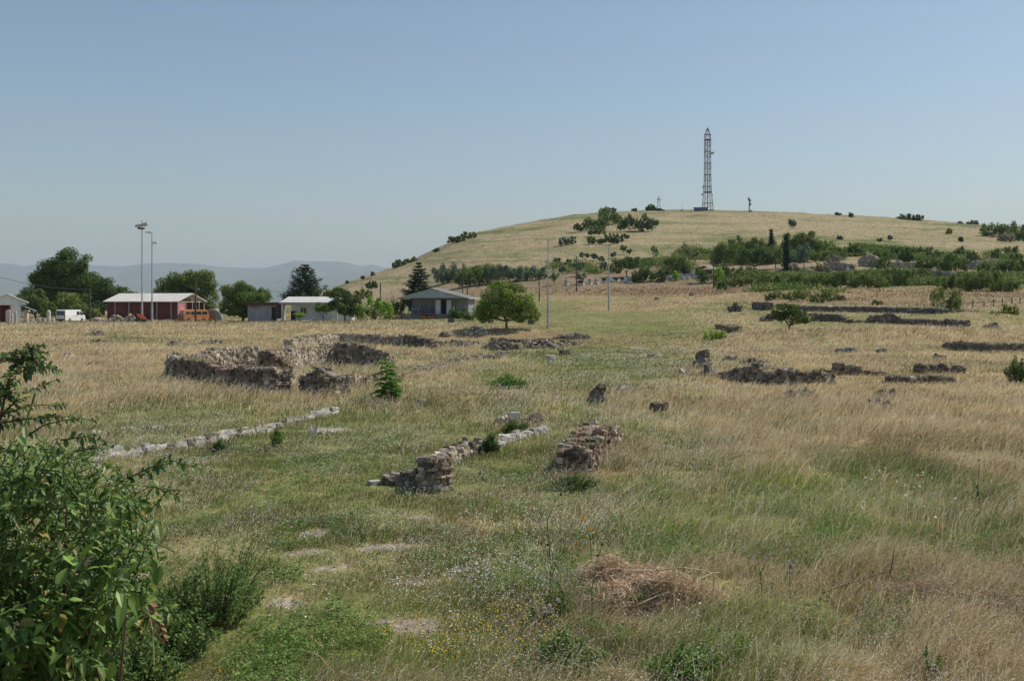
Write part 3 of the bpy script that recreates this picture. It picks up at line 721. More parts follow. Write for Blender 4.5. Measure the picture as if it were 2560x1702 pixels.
# red barn
b = ground(443, 170); mp_ = 170 / F; yaw = -math.radians(13); T = frame(b, yaw)
barn = thing('red_barn', 'long dark red barn with pale roof and open truss gable', 'barn', b)
Lb, Db, Hb, Hr = 12.8, 8.4, 3.15, 4.35
onepart('wall', REDW, barn, lambda m: [m.box((-Lb / 2, .1, Hb / 2 - .2), (Lb, .12, Hb + .4), T), m.box((-Lb / 2, Db - .1, Hb / 2), (Lb, .12, Hb), T), m.box((-2.2, Db / 2, Hb / 2), (.12, Db - .3, Hb), T), m.box((-Lb, Db / 2, Hb / 2), (.12, Db - .3, Hb), T)])
onepart('end_wall', paint('pale_red_board', (.42, .17, .17), .7, lo=.6, hi=1.5, scale=1.2), barn, lambda m: m.box((.04, 1.15, Hb / 2 - .2), (.1, 2.1, Hb + .4), T))  # end wall in a paler red than the other walls
onepart('roof', ROOFW, barn, lambda m: gable_prism(m, T, -Lb - .5, .4, -.45, Db + .45, Hb + .02, Hr + .15))
for i in range(5): onepart('post', STEEL, barn, lambda m: m.box((-1.1 - i * 2.55, .0, Hb / 2 - .2), (.1, .07, Hb + .38), T))
def truss(m):
    x = .12; y0, y1 = -.2, Db + .2; ym = Db / 2
    m.tube([(x, y0, Hb - .1), (x, y1, Hb - .1)], .06, 4, T); m.tube([(x, y0, Hb - .05), (x, ym, Hr - .02)], .06, 4, T); m.tube([(x, y1, Hb - .05), (x, ym, Hr - .02)], .06, 4, T)
    for k in range(1, 8):
        y = y0 + (y1 - y0) * k / 8; zt = Hb + (Hr - Hb) * (1 - abs(y - ym) / (ym - y0))
        m.tube([(x, y, Hb - .1), (x, y, zt)], .035, 4, T); y2 = y + (y1 - y0) / 8 * (1 if k < 4 else -1)
        if k != 4: m.tube([(x, y, zt), (x, y2, Hb - .1)], .035, 4, T)
onepart('truss', paint('truss_timber', (.42, .38, .34), .7), barn, truss)
for y_ in (.05, 2.4, 4.5, 6.6, 8.3): onepart('post', STEEL, barn, lambda m: m.box((.12, y_, Hb / 2 - .2), (.12, .12, Hb + .2), T))
onepart('white_panel', WHITE, barn, lambda m: m.box((-1.9, 3.4, 1.9), (.1, 2.6, 1.9), T))
# white annex building
b = ground(704, 155); T = frame(b, -math.radians(11))
wh = thing('white_house', 'white flat fronted house with a bright sheet roof and one small window', 'house', b)
onepart('wall', WHITE, wh, lambda m: [m.box((4.6, 2.2, 1.25), (7.8, .14, 3.1), T), m.box((8.5, 4.2, 1.25), (.14, 4, 3.1), T), m.box((.7, 4.2, 1.25), (.14, 4, 3.1), T), m.box((4.6, 6.2, 1.25), (7.8, .14, 3.1), T)])
onepart('roof', ROOFW, wh, lambda m: gable_prism(m, T, -.3, 9.0, -.25, 6.6, 2.86, 3.75, .1))
onepart('fascia', ROOFG, wh, lambda m: m.box((4.35, -.28, 2.78), (9.3, .06, .26), T))
for x_ in (.1, 8.5): onepart('post', STEEL, wh, lambda m: m.box((x_, .1, 1.2), (.28, .2, 3.1), T))
w_ = onepart('window', CURT, wh, lambda m: m.box((2.55, 2.1, 1.6), (.85, .08, .95), T))
onepart('window_frame', STEEL, w_, lambda m: [m.box((2.55, 2.06, 1.6), (.06, .06, .95), T), m.box((2.55, 2.06, 1.1), (.95, .1, .06), T)])
onepart('door', paint('pale_door', (.60, .62, .63), .6), wh, lambda m: m.box((5.2, 2.1, 1.05), (1.0, .06, 2.1), T))
onepart('meter_box', DARK, wh, lambda m: m.box((1.0, 1.9, .9), (.5, .4, 1.4), T))
b = ground(664, 160); T = frame(b, -math.radians(9))
sh_ = thing('grey_shed', 'low grey shed with a dark flat roof behind the rounded tree', 'shed', b)
onepart('wall', GREYP, sh_, lambda m: [m.box((-.6, .1, 1.2), (4.6, .12, 2.9), T), m.box((1.7, 2, 1.2), (.12, 3.6, 2.9), T)])
onepart('roof', WOODD, sh_, lambda m: m.box((0, 1.6, 2.75), (6.4, 4.2, .45), T)); onepart('door', DARK, sh_, lambda m: m.box((1.3, .02, 1.1), (.7, .06, 2.3), T))
onepart('dark_cladding', WOODD, sh_, lambda m: m.box((2.3, .0, 1.6), (1.1, .1, 2.1), T))
# porch house
b = ground(1002, 152); T = frame(b, -math.radians(7)); 
ph = thing('porch_house', 'pale house with a raised veranda under a broad grey gable', 'house', b)
Wp = 9.6
onepart('wall', paint('veranda_wall', (.24, .25, .27), .8), ph, lambda m: [m.box((Wp / 2 + .5, 2.5, 1.75), (Wp - 1.2, .14, 2.9), T), m.box((Wp - .2, 5.6, 1.75), (.14, 6.2, 2.9), T), m.box((1.1, 5.6, 1.75), (.14, 6.2, 2.9), T)])
onepart('gable', paint('gable_board', (.36, .41, .45), .7), ph, lambda m: m.prism([(-.45, 3.05), (Wp / 2 - .1, 4.25), (Wp + .25, 3.05)], 1, -.06, .06, T))
onepart('roof', ROOFW, ph, lambda m: gable_prism(m, T, -.65, Wp + .5, -.2, 9.2, 3.02, 4.42, .09, 'y'))
onepart('veranda_floor', SKIRT, ph, lambda m: [m.box((Wp / 2, 1.2, .68), (Wp, 2.6, .1), T)])
for i in range(22):
    x = .15 + i * .43
    if not 3.15 < x < 5.1: onepart('skirting_board', SKIRT, ph, lambda m: m.box((x, -.02, .28), (.36, .06, .74), T))
onepart('steps', REDP, ph, lambda m: [m.box((4.1, -.15 - .18 * k, .58 - .17 * k), (1.9, .22, .05), T) for k in range(4)])
for x_ in (3.1, 5.1): onepart('handrail', REDP, ph, lambda m: [m.tube([(x_, -.8, -.1), (x_, -.8, .85), (x_, .0, 1.6)], .035, 5, T), m.tube([(x_, 0, .6), (x_, 0, 1.6)], .035, 5, T)])
for x_ in (0, 2.5, 7.4, 9.3): onepart('post', paint('thin_red_post', (.25, .10, .09), .6), ph, lambda m: m.box((x_, 0.02, 1.9), (.07, .07, 2.5), T))
for x_ in (3.0, 3.85, 7.15, 8.15): 
    w_ = onepart('window', CURT, ph, lambda m: m.box((x_ - .4, 2.41, 1.95), (.5, .06, 1.05), T)); onepart('window_frame', STEEL, w_, lambda m: [m.box((x_ - .4 + dx, 2.38, 1.95), (.05, .05, 1.15), T) for dx in (-.27, 0, .27)])
onepart('door', DARK, ph, lambda m: m.box((5.95, 2.4, 1.75), (.75, .06, 2.1), T))
for x_ in (5.1, 6.75): onepart('shutter', WHITE, ph, lambda m: [m.box((x_, 1.9, 1.72), (.75, .05, 2.1), T)] + [m.box((x_, 1.86, .9 + k * .35), (.72, .03, .04), T) for k in range(6)])
onepart('side_rail', REDP, ph, lambda m: m.tube([(7.9, .03, 1.45), (9.3, .03, 1.45)], .035, 5, T))
t_ = thing('veranda_table', 'pale garden table on the left of the house veranda', 'table', T(np.array([1.95, 1.0, .73])))
onepart('tabletop', WHITE, t_, lambda m: m.box((1.95, 1.0, 1.43), (1.1, .7, .05), T))
for dx in (-.45, .45): onepart('leg', STEEL, t_, lambda m: m.box((1.95 + dx, 1.0, 1.07), (.06, .5, .68), T))
for x_, lab in ((1.05, 'dark plastic chair left of the veranda table'), (2.85, 'dark plastic chair right of the veranda table'), (4.25, 'blue plastic chair behind the veranda steps')):
    c_ = thing('garden_chair', lab, 'chair', T(np.array([x_, 1.1, .73])), 'chairs on the veranda')
    onepart('seat', BLUEP, c_, lambda m: m.box((x_, 1.1, 1.15), (.48, .48, .05), T)); onepart('backrest', BLUEP, c_, lambda m: m.box((x_, 1.36, 1.45), (.48, .05, .6), T))
    for dx in (-.2, .2):
        for dy in (-.2, .2): onepart('leg', BLUEP, c_, lambda m: m.box((x_ + dx, 1.1 + dy, .93), (.05, .05, .4), T))
# left house with red portico
b = ground(18, 158); T = frame(b, math.radians(24)); mp_ = 158 / F
lh = thing('gabled_house', 'white gabled house with dark red columns at the left edge', 'house', b)
onepart('gable', paint('white_cladding', (.68, .70, .70), .7), lh, lambda m: m.prism([(-3.4, 2.75), (0, 4.35), (2.6, 3.05), (2.6, 2.75)], 1, -.06, .06, T))
onepart('roof', ROOFW, lh, lambda m: [m.prism([(-3.6, 2.75), (0, 4.45), (0, 4.33), (-3.6, 2.64)], 1, -.3, 8, T), m.prism([(0, 4.45), (2.85, 3.15), (2.85, 3.02), (0, 4.33)], 1, -.3, 8, T)])
onepart('side_roof', ROOFG, lh, lambda m: m.prism([(1.9, 2.72), (4.0, 1.85), (4.0, 1.76), (1.9, 2.6)], 1, -.2, 5, T))
onepart('wall', WHITE, lh, lambda m: [m.box((1.15, .35, 1.2), (1.35, .5, 3.2), T), m.box((-.7, 2.2, 1.2), (4.2, .12, 3.1), T), m.box((1.75, 3.2, 1.2), (.12, 5.4, 3.1), T)])
onepart('portico_wall', REDW, lh, lambda m: m.box((-1.1, 1.2, 1.2), (3.4, .12, 3.0), T))
for x_ in (-1.1, .35): onepart('column', REDP, lh, lambda m: m.tube([(x_, .15, -.3), (x_, .15, 2.72)], .14, 10, T))
# chapel roofs, canopies in the cemetery
def canopy(name, lab, px, py, Y, w, d, h, rise, yaw, mat, cat='shelter'):
    g = ground(px, Y); g[2] = at(px, py, Y)[2]; T = frame(g, yaw); r = thing(name, lab, cat, g)
    onepart('roof', mat, r, lambda m: gable_prism(m, T, -w / 2, w / 2, -d / 2, d / 2, h, h + rise, .1, 'y'))
    for sx in (-1, 1):
        for sy in (-1, 1): onepart('post', STEEL, r, lambda m: m.tube([(sx * (w / 2 - .2), sy * (d / 2 - .2), -.6), (sx * (w / 2 - .2), sy * (d / 2 - .2), h)], .09, 6, T))
    return r, T
r, T = canopy('open_shelter', 'pale gabled shelter among the cemetery trees', 1767, 690, 255, 4.6, 5, 1.7, .75, -.5, paint('shelter_sheet', (.50, .52, .50), .6))
onepart('rear_wall', GREYP, r, lambda m: m.box((0, 2.3, .6), (4.2, .1, 2.1), T))
canopy('white_canopy', 'white open sided canopy in front of the theatre walls', 2172, 678, 290, 5.6, 4, 2.1, .75, -.35, ROOFW)
for px_, py_, lab in ((1781, 637, 'small red tiled roof left of the leafy cemetery tree'), (1852, 635, 'small red tiled roof between cemetery trees')):
    g = ground(px_, 330); T = frame(g, -.3); z_ = at(px_, py_, 330)[2] - g[2]
    ch = thing('chapel', lab, 'building', g, None)
    onepart('wall', WHITE, ch, lambda m: m.box((0, 2, z_ / 2 - .5), (3.0, 3.4, z_ + .4), T))
    onepart('roof', paint('red_tiles', (.42, .10, .07), .8), ch, lambda m: gable_prism(m, T, -1.9, 1.9, -.1, 4.2, z_ - .35, z_ + .7, .12, 'x'))
# hut on the hilltop
g = gp(1752, 529); T = frame(g, -.1); ht = thing('relay_hut', 'low dark blue hut on the hilltop beside the lattice tower', 'hut', g)
onepart('wall', paint('hut_wall', (.12, .15, .20), .7), ht, lambda m: m.box((0, 0, .7), (7, 4, 2.2), T)); onepart('roof', ROOFG, ht, lambda m: m.box((0, 0, 1.88), (7.6, 4.6, .16), T))

# ---------------------------------------------------------------- vehicles
TYRE = paint('tyre_rubber', (.02, .02, .02), .85); CHROME = paint('wheel_steel', (.45, .45, .44), .35, .7); LAMP = paint('lamp_glass', (.75, .76, .72), .12, 0, .9, 1.05, 5, .8); TAIL = paint('tail_lamp', (.30, .02, .02), .2)
BLK = paint('black_plastic', (.03, .03, .03), .6)
def vehicle(name, lab, cat, loc, yaw, body, prof, wid, wins, wheels, roofw=.86, belt=1.05, lampz=.75, extra=None):
    """prof: side outline (x forward, z up); local x = forward, y = left"""
    T = frame(loc, yaw); r = thing(name, lab, cat, loc)
    def side(z): return wid / 2 * (1 if z < belt else 1 - (1 - roofw) * (z - belt) / (max(p[1] for p in prof) - belt))
    n = len(prof); V = []
    for sg in (-1, 1):
        for (x, z) in prof: V.append((x, sg * side(z), z))
    for sg in (-1, 1):
        for (x, z) in prof: V.append((x * .985, sg * side(z) * .93, z * .99 + (.02 if z > 1.5 else 0)))
    m = MB(); cx = sum(p[0] for p in prof) / n; cz = sum(p[1] for p in prof) / n
    def ring(o, rev):
        tr = []
        for i in range(n):
            a, b_ = o + i, o + (i + 1) % n; tr.append([o + n * 0 + a - o, b_, ctr] if not rev else [b_, a, ctr])
        return tr
    V2 = list(V[:2 * n]); q = [[i, (i + 1) % n, n + (i + 1) % n, n + i] for i in range(n)]
    V2.append((cx, -side(cz), cz)); V2.append((cx, side(cz), cz))
    tr = [[i, (i + 1) % n, 2 * n] for i in range(n)] + [[n + (i + 1) % n, n + i, 2 * n + 1] for i in range(n)]
    m.add(T(np.array(V2)), q, tr); m.build('body', body, r)
    for (x0, x1, z0, z1, s0) in wins:
        for sg in (-1, 1):
            m = MB(); a, b_ = side(z0) + .012, side(z1) + .012
            P = [(x0, sg * a, z0), (x1, sg * a, z0), (x1 - s0, sg * b_, z1), (x0 + .04, sg * b_, z1)]
            P += [(p[0], p[1] - sg * .03, p[2]) for p in P]
            m.add(T(np.array(P)), [[0,1,2,3],[7,6,5,4],[0,4,5,1],[1,5,6,2],[2,6,7,3],[3,7,4,0]]); m.build('window', glass(), r)
    for x in wheels:
        for sg in (-1, 1):
            w = MB(); w.tube([(x, sg * (wid / 2 - .2), .31), (x, sg * (wid / 2 + .01), .31)], .31, 18, T); wo_ = w.build('wheel', TYRE, r)
            w = MB(); w.tube([(x, sg * (wid / 2 - .1), .31), (x, sg * (wid / 2 + .025), .31)], .17, 14, T); w.build('hubcap', CHROME, wo_)
    xs = [p[0] for p in prof]
    for sg in (-1, 1):
        onepart('headlight', LAMP, r, lambda m: m.tube([(max(xs) - .12, sg * wid * .36, lampz), (max(xs) + .02, sg * wid * .36, lampz)], .1, 12, T))
        onepart('tail_light', TAIL, r, lambda m: m.box((min(xs) - .01, sg * wid * .44, lampz + .2), (.06, .1, .35), T))
    onepart('bumper', BLK, r, lambda m: m.box((max(xs) - .02, 0, .42), (.16, wid * .96, .18), T)); onepart('bumper', BLK, r, lambda m: m.box((min(xs) + .02, 0, .42), (.16, wid * .96, .18), T))
    if extra: extra(r, T, side)
    return r
# white van: rear turned to the camera's left, nose to the right
def van_x(r, T, side):
    onepart('rear_window', glass(), r, lambda m: m.prism([(-2.36, 1.08), (-2.27, 1.72), (-2.24, 1.72), (-2.33, 1.08)], 1, -.72, .72, T))
    onepart('windscreen', glass(), r, lambda m: m.prism([(2.03, 1.13), (1.42, 1.84), (1.39, 1.82), (2.0, 1.1)], 1, -.72, .72, T))
    onepart('number_plate', WHITE, r, lambda m: m.box((-2.38, 0, .75), (.03, .5, .12), T))
    onepart('door_seam', BLK, r, lambda m: m.box((-.2, -side(.95) - .004, .95), (1.3, .012, .03), T))
    for sg in (-1, 1): onepart('mirror', BLK, r, lambda m: m.box((1.62, sg * 1.02, 1.25), (.12, .2, .2), T))
vehicle('white_van', 'white panel van parked nose right beside the big trees', 'van', ground(176, 164), math.radians(75), paint('white_car_paint', (.74, .74, .70), .25, 0, .97, 1.02, .5, .6),
        [(-2.35,.32),(-2.37,.9),(-2.33,1.1),(-2.2,1.86),(-2.05,1.93),(1.2,1.93),(1.42,1.86),(1.98,1.16),(2.3,1.0),(2.38,.75),(2.38,.35),(1.95,.28),(1.6,.25),(-1.2,.25),(-2.0,.28)], 1.84,
        [(.35, 1.05, 1.12, 1.66, .02), (1.14, 1.9, 1.12, 1.66, .42)], (-1.3, 1.55), extra=van_x)
def bus_x(r, T, side):
    onepart('windscreen', glass(), r, lambda m: m.prism([(2.06, 1.1), (1.86, 1.7), (1.83, 1.7), (2.03, 1.1)], 1, -.7, .7, T))
    onepart('side_stripe', paint('worn_cream_trim', (.55, .42, .26), .6), r, lambda m: [m.box((0, s * (side(1.02) + .006), 1.02), (4.0, .012, .05), T) for s in (-1, 1)])
    onepart('roof_vent', BLK, r, lambda m: m.box((-.9, 0, 1.97), (.5, .6, .05), T))
vehicle('orange_minibus', 'orange old minibus parked under the barn gable', 'minibus', ground(484, 163), math.radians(222), paint('orange_car_paint', (.62, .23, .085), .5, 0, .85, 1.08, 2, .5),
        [(-2.1,.38),(-2.16,.9),(-2.12,1.1),(-1.95,1.72),(-1.75,1.9),(1.4,1.94),(1.72,1.86),(1.86,1.74),(2.08,1.08),(2.16,.9),(2.14,.4),(1.7,.3),(-1.7,.3)], 1.72,
        [(-1.9, -1.0, 1.14, 1.62, .03), (-.9, -.1, 1.14, 1.62, .02), (0.0, .8, 1.14, 1.62, .02), (.9, 1.75, 1.14, 1.62, .12)], (-1.25, 1.25), extra=bus_x)
# stacked pallets and frame in front of the minibus
g = ground(450, 160); T = frame(g, -.1); fr = thing('pallet_stack', 'dark stack of wooden crates left of the orange minibus', 'crate stack', g)
for k in range(4): onepart('slat', WOODD, fr, lambda m: m.box((0, 0, .2 + k * .32), (1.3, .9, .1), T))
for dx in (-.6, 0, .6): onepart('post', WOODD, fr, lambda m: m.box((dx, -.3, .65), (.1, .1, 1.5), T))
# hoop tent
g = ground(530, 166); T = frame(g, .2); tn = thing('hoop_tent', 'small polythene hoop tent right of the orange minibus', 'tent', g)
def hoops(m, r0, r1, ys, half=.02):
    for y in ys:
        pts = [(1.55 * math.cos(a), y, 1.95 * math.sin(a)) for a in np.linspace(0, math.pi, 15)]; m.tube(pts, .045, 5, T)
onepart('hoop_frame', STEEL, tn, lambda m: [hoops(m, 0, 0, (0, .8, 1.6, 2.4)), m.tube([(1.6, -.3, 1.5), (2.6, -.5, 0)], .06, 5, T)])
def film(m):
    a = np.linspace(.0, math.pi, 25); P = np.array([[1.52 * math.cos(t), y, 1.92 * math.sin(t)] for y in np.linspace(0.05, 2.35, 8) for t in a]); P += rng.normal(0, .02, P.shape)
    m.add(T(P), [[j * 25 + i, j * 25 + i + 1, (j + 1) * 25 + i + 1, (j + 1) * 25 + i] for j in range(7) for i in range(24)])
onepart('film_cover', paint('cloudy_film', (.42, .43, .40), .5, lo=.75, hi=1.2, scale=2), tn, film)
onepart('door_panel', paint('brown_door', (.24, .16, .12), .7), tn, lambda m: m.prism([(-.5, 0), (-.5, 1.2), (-.25, 1.6), (.25, 1.6), (.5, 1.2), (.5, 0)], 1, -.03, .03, T))
onepart('end_sheet', paint('grey_sheet', (.33, .34, .32), .6, lo=.7), tn, lambda m: m.prism([(1.5 * math.cos(t), 1.9 * math.sin(t)) for t in np.linspace(0, math.pi, 15)], 1, .03, .06, T))
# orange lidded board, sculpted stones, stone stacks
g = ground(357, 158); T = frame(g, .1); br = thing('display_case', 'small case with a slanted orange lid before the barn', 'display case', g)
onepart('lid', paint('orange_board', (.70, .17, .07), .6), br, lambda m: m.prism([(-1.0, 1.35), (-.1, 1.3), (.6, .55), (-.35, .62)], 1, -.04, .04, T))
onepart('case', paint('dark_case', (.05, .07, .06), .7), br, lambda m: m.prism([(-1.25, 0), (-.9, 1.2), (-.4, .62), (.5, .5), (.4, 0)], 1, .1, .7, T))
for i, (x0_, x1_, y_, h_, lab) in enumerate(((222, 268, 806, 15, 'pale stone pile just right of the white van'), (262, 312, 807, 22, 'larger pile of stacked marble pieces before the barn'), (306, 338, 807, 24, 'mounded stone pile left of the orange lidded case'))):
    heap('stone_pile', lab, x0_, x1_, y_, h_ * .75, 'pale', 'stone pile', s=.17, n=170, Y=160 - i)
def stele(px, y0, y1, w, lab, Y, round_=True, red=False):
    g = ground(px, Y); mpp = Y / F; h = at(px, y0, Y)[2] - g[2]; w = w * mpp; T = frame(g, .15); r = thing('carved_stele', lab, 'stele', g, 'carved stones set out beside the gabled house')
    pts = [(-w / 2, -.2), (w / 2, -.2), (w / 2, h * .85)] + [(w / 2 * math.cos(a), h * .85 + h * .15 * math.sin(a)) for a in np.linspace(.3, math.pi - .3, 6)] + [(-w / 2, h * .85)]
    onepart('slab', paint('weathered_marble', (.55, .50, .43), .85, lo=.7, hi=1.15, scale=3), r, lambda m: m.prism(pts, 1, -.13, .13, T))
    onepart('base', paint('stele_base', (.45, .42, .37), .9), r, lambda m: m.box((0, 0, .05), (w * 1.25, .4, .24), T))
stele(20, 774, 808, 10, 'tall pale squared stele before the red portico', 156); stele(29, 784, 808, 6, 'narrow pointed stele right of the tall squared one', 156.5); stele(39, 778, 808, 6, 'brown rounded stele against the white house wall', 156)
stele(82, 793, 809, 7, 'small white stele left of the group by the trees', 158); stele(95, 793, 809, 9, 'broad white stele in the middle of the group', 158); stele(108, 794, 809, 10, 'grey bulky stele beside the tall round column', 158)
g = ground(122, 157); T = frame(g, 0); r = thing('stone_column', 'tall round pale milestone standing left of the white van', 'column', g)
onepart('shaft', paint('weathered_marble', (.55, .5, .43)), r, lambda m: m.tube([(0, 0, -.2), (0, 0, 1.6), (0, 0, 1.85), (0, 0, 1.98)], [.31, .30, .25, .1], 14, T)); onepart('base', paint('stele_base', (.45, .42, .37), .9), r, lambda m: m.box((0, 0, .02), (.8, .8, .24), T))
g = ground(134, 157); r = thing('stone_urn', 'small white urn between the round column and the van', 'urn', g); T = frame(g, 0)
onepart('body', paint('weathered_marble', (.55, .5, .43)), r, lambda m: m.tube([(0, 0, -.1), (0, 0, .15), (0, 0, .5), (0, 0, .75), (0, 0, .85)], [.14, .2, .22, .1, .12], 12, T)); onepart('finial', paint('weathered_marble', (.55, .5, .43)), r, lambda m: m.tube([(0, 0, .85), (0, 0, .95), (0, 0, 1.0)], [.06, .08, .02], 8, T))
g = ground(70, 157); r = thing('stone_bench', 'low stone table by the corner of the gabled house', 'bench', g); T = frame(g, 0)
onepart('top', paint('weathered_marble', (.55, .5, .43)), r, lambda m: m.box((0, 0, .5), (1.5, .6, .12), T))
for dx in (-.5, .5): onepart('leg', paint('stele_base', (.45, .42, .37)), r, lambda m: m.box((dx, 0, .2), (.2, .5, .5), T))
g = ground(66, 165); r = thing('stone_altar', 'stacked grey stone altar behind the low stone table', 'altar', g); T = frame(g, 0)
onepart('shaft', paint('weathered_marble', (.55, .5, .43)), r, lambda m: m.box((0, 0, .8), (.5, .5, 1.8), T)); onepart('top', paint('stele_base', (.45, .42, .37)), r, lambda m: m.box((0, 0, 1.78), (.9, .7, .2), T))

# ---------------------------------------------------------------- lattice tower and masts
TR = paint('red_lattice_paint', (.16, .045, .06), .6); TW = paint('pale_lattice_paint', (.40, .42, .46), .6)
g = gp(1769, 527); mp_ = g[1] / F; tw = thing('lattice_tower', 'tall red and white lattice telecom tower on the hilltop', 'tower', g)
def yh(py): return at(1769, py, g[1])[2]
secs = [(529, 11.5), (508, 10.4), (481, 8.2), (466, 7.6), (452, 7.2), (437, 7.0), (423, 6.9), (408, 6.8), (393, 6.7), (379, 6.7), (365, 6.7), (350, 6.7)]
def sec(m, i, w=.17):
    (ya, ra), (yb, rb) = secs[i], secs[i + 1]; za, zb = yh(ya), yh(yb); ra, rb = ra * mp_, rb * mp_; ang = [math.pi / 4 + k * math.pi / 2 + .12 for k in range(4)]
    A = [np.array([g[0] + ra * 1.35 * math.cos(a), g[1] + ra * 1.35 * math.sin(a), za]) for a in ang]; B = [np.array([g[0] + rb * 1.35 * math.cos(a), g[1] + rb * 1.35 * math.sin(a), zb]) for a in ang]
    for k in range(4):
        m.tube([A[k], B[k]], w, 5); m.tube([B[k], B[(k + 1) % 4]], w * .7, 4); m.tube([A[k], B[(k + 1) % 4]], w * .4, 4); m.tube([A[(k + 1) % 4], B[k]], w * .4, 4)
        M_ = (A[k] + A[(k + 1) % 4] + B[k] + B[(k + 1) % 4]) / 4
for i in range(len(secs) - 1): onepart('lattice_section', TR if i % 2 == 0 else TW, tw, lambda m: sec(m, i))
onepart('ladder', TR, tw, lambda m: m.tube([(g[0], g[1], g[2]), (g[0], g[1], yh(350))], .22, 5))
onepart('base_frame', TR, tw, lambda m: m.box((g[0], g[1], yh(527)), (24 * mp_, 24 * mp_, .7)))
onepart('platform', TR, tw, lambda m: m.box((g[0], g[1], yh(481)), (17 * mp_, 17 * mp_, .5)))
onepart('platform', TR, tw, lambda m: m.box((g[0], g[1], yh(350)), (14.5 * mp_, 14.5 * mp_, .35)))
def cage(m):
    for k in range(8):
        a = k * math.pi / 4; c_, s_ = math.cos(a), math.sin(a)
        m.tube([(g[0] + 7.4 * mp_ * c_, g[1] + 7.4 * mp_ * s_, yh(350)), (g[0] + 7.6 * mp_ * c_, g[1] + 7.6 * mp_ * s_, yh(337)), (g[0] + 3.5 * mp_ * c_, g[1] + 3.5 * mp_ * s_, yh(326)), (g[0], g[1], yh(320))], .12, 4)
    m.tube([(g[0] + 7.6 * mp_ * math.cos(a), g[1] + 7.6 * mp_ * math.sin(a), yh(337)) for a in np.linspace(0, 6.283, 13)], .16, 4)
onepart('top_cage', TR, tw, cage)
onepart('lightning_rod', TW, tw, lambda m: m.tube([(g[0], g[1], yh(328)), (g[0], g[1], yh(316))], .08, 4))
def dish(px, py, r, dx, lab=None):
    c = at(px, py, g[1]) - [0, 1.2, 0]
    d = onepart('dish_antenna', paint('dish_white', (.66, .67, .68), .4), tw, lambda m: m.tube([c + [dx * .5, -.2, 0], c + [dx * .2, 0, 0], c], [r, r * .95, r * .35], 14))
dish(1783, 381, 1.0, 1.2); dish(1780, 487, .9, 1.0); dish(1757, 487, .75, -1.0); dish(1759, 469, .8, -1.0); dish(1764, 434, .5, -.8)
onepart('antenna_panel', GREYP, tw, lambda m: [m.box(at(1779, 384, g[1]) - [0, .8, 0], (1.6, .5, 1.0)), m.box(at(1763, 374, g[1]), (.4, .4, 1.4)), m.box(at(1760, 462, g[1]), (.9, .15, .15))])
def mast(name, lab, px, y0, y1, w, kind):
    g = gp(px, y1); mpp = g[1] / F; r = thing(name, lab, 'mast', g); h = at(px, y0, g[1])[2]
    if kind == 'lattice':
        a = w / 2 * mpp
        for k in range(4):
            an = k * math.pi / 2 + .6
            onepart('leg', TW, r, lambda m: m.tube([(g[0] + a * 1.3 * math.cos(an), g[1] + a * 1.3 * math.sin(an), g[2] - .5), (g[0] + a * .3 * math.cos(an), g[1] + a * .3 * math.sin(an), h)], .13, 4))
        onepart('bracing', TW, r, lambda m: [m.tube([(g[0] + a * 1.1 * (1 - f * .75) * math.cos(q), g[1] + a * 1.1 * (1 - f * .75) * math.sin(q), g[2] + f * (h - g[2])) for q in np.linspace(.6, 6.88, 5)], .1, 4) for f in (.15, .35, .55, .75, .92)])
        onepart('platform', TW, r, lambda m: m.box((g[0], g[1], g[2] + .78 * (h - g[2])), (a * 2, a * 2, .2)))
    elif kind == 'antenna':
        onepart('pole', paint('dark_mast', (.12, .14, .17), .6), r, lambda m: m.tube([(g[0], g[1], g[2] - .5), (g[0], g[1], h)], [.32, .2], 6))
        for py_, dx in ((502, .5), (511, .6), (498, -.3)): onepart('antenna', paint('dark_mast', (.12, .14, .17), .6), r, lambda m: m.box((g[0] + dx, g[1], at(px, py_, g[1])[2]), (.7, .5, 1.3)))
        onepart('base_box', GREYP, r, lambda m: m.box((g[0] + .5, g[1], g[2] + .6), (1.6, 1, 1.4)))
    else:
        onepart('pole', TW, r, lambda m: m.tube([(g[0], g[1], g[2] - .5), (g[0], g[1], h)], [.09, .05], 5)); onepart('base_box', GREYP, r, lambda m: m.box((g[0], g[1], g[2] + .3), (1.3, 1, .9)))
mast('lattice_mast', 'short grey lattice mast on the hill left of the tall tower', 1647, 491, 528, 10, 'lattice')
mast('thin_mast', 'very thin pole with a small box, just left of the tower', 1705, 503, 528, 2, 'pole')
mast('antenna_mast', 'dark pole mast hung with antennas, right of the tower', 1873, 493, 531, 3, 'antenna')

# ---------------------------------------------------------------- poles and lamps
GALV = paint('galvanised_pole', (.42, .42, .44), .5, .3); WPOLE = paint('creosoted_pole', (.09, .07, .06), .9, lo=.7, hi=1.3, scale=5)
def pole(name, lab, px, y0, y1, Y, r0, r1, mat, head=None, group=None, cat='lamp post'):
    g = ground(px, Y); h = at(px, y0, Y)[2]; r = thing(name, lab, cat, g, group)
    onepart('pole', mat, r, lambda m: m.tube([g - [0, 0, .3], [g[0], g[1], g[2] + 2.6], [g[0], g[1], g[2] + 2.62], [g[0], g[1], h]], [r0, r0, r0 * .72, r1], 8))
    if head: head(r, g, h)
    return r
def hd_lamp(r, g, h, dx=-1, w=1.1, mat=None):
    onepart('lamp_head', mat or LAMP, r, lambda m: m.prism([(g[0] + dx * .05, h - .06), (g[0] + dx * w * .25, h + .12), (g[0] + dx * w, h + .05), (g[0] + dx * w, h - .05), (g[0] + dx * w * .3, h - .12)], 1, g[1] - .18, g[1] + .18))
    onepart('arm', STEEL, r, lambda m: m.tube([(g[0], g[1], h - .05), (g[0] + dx * w * .3, g[1], h)], .05, 5))
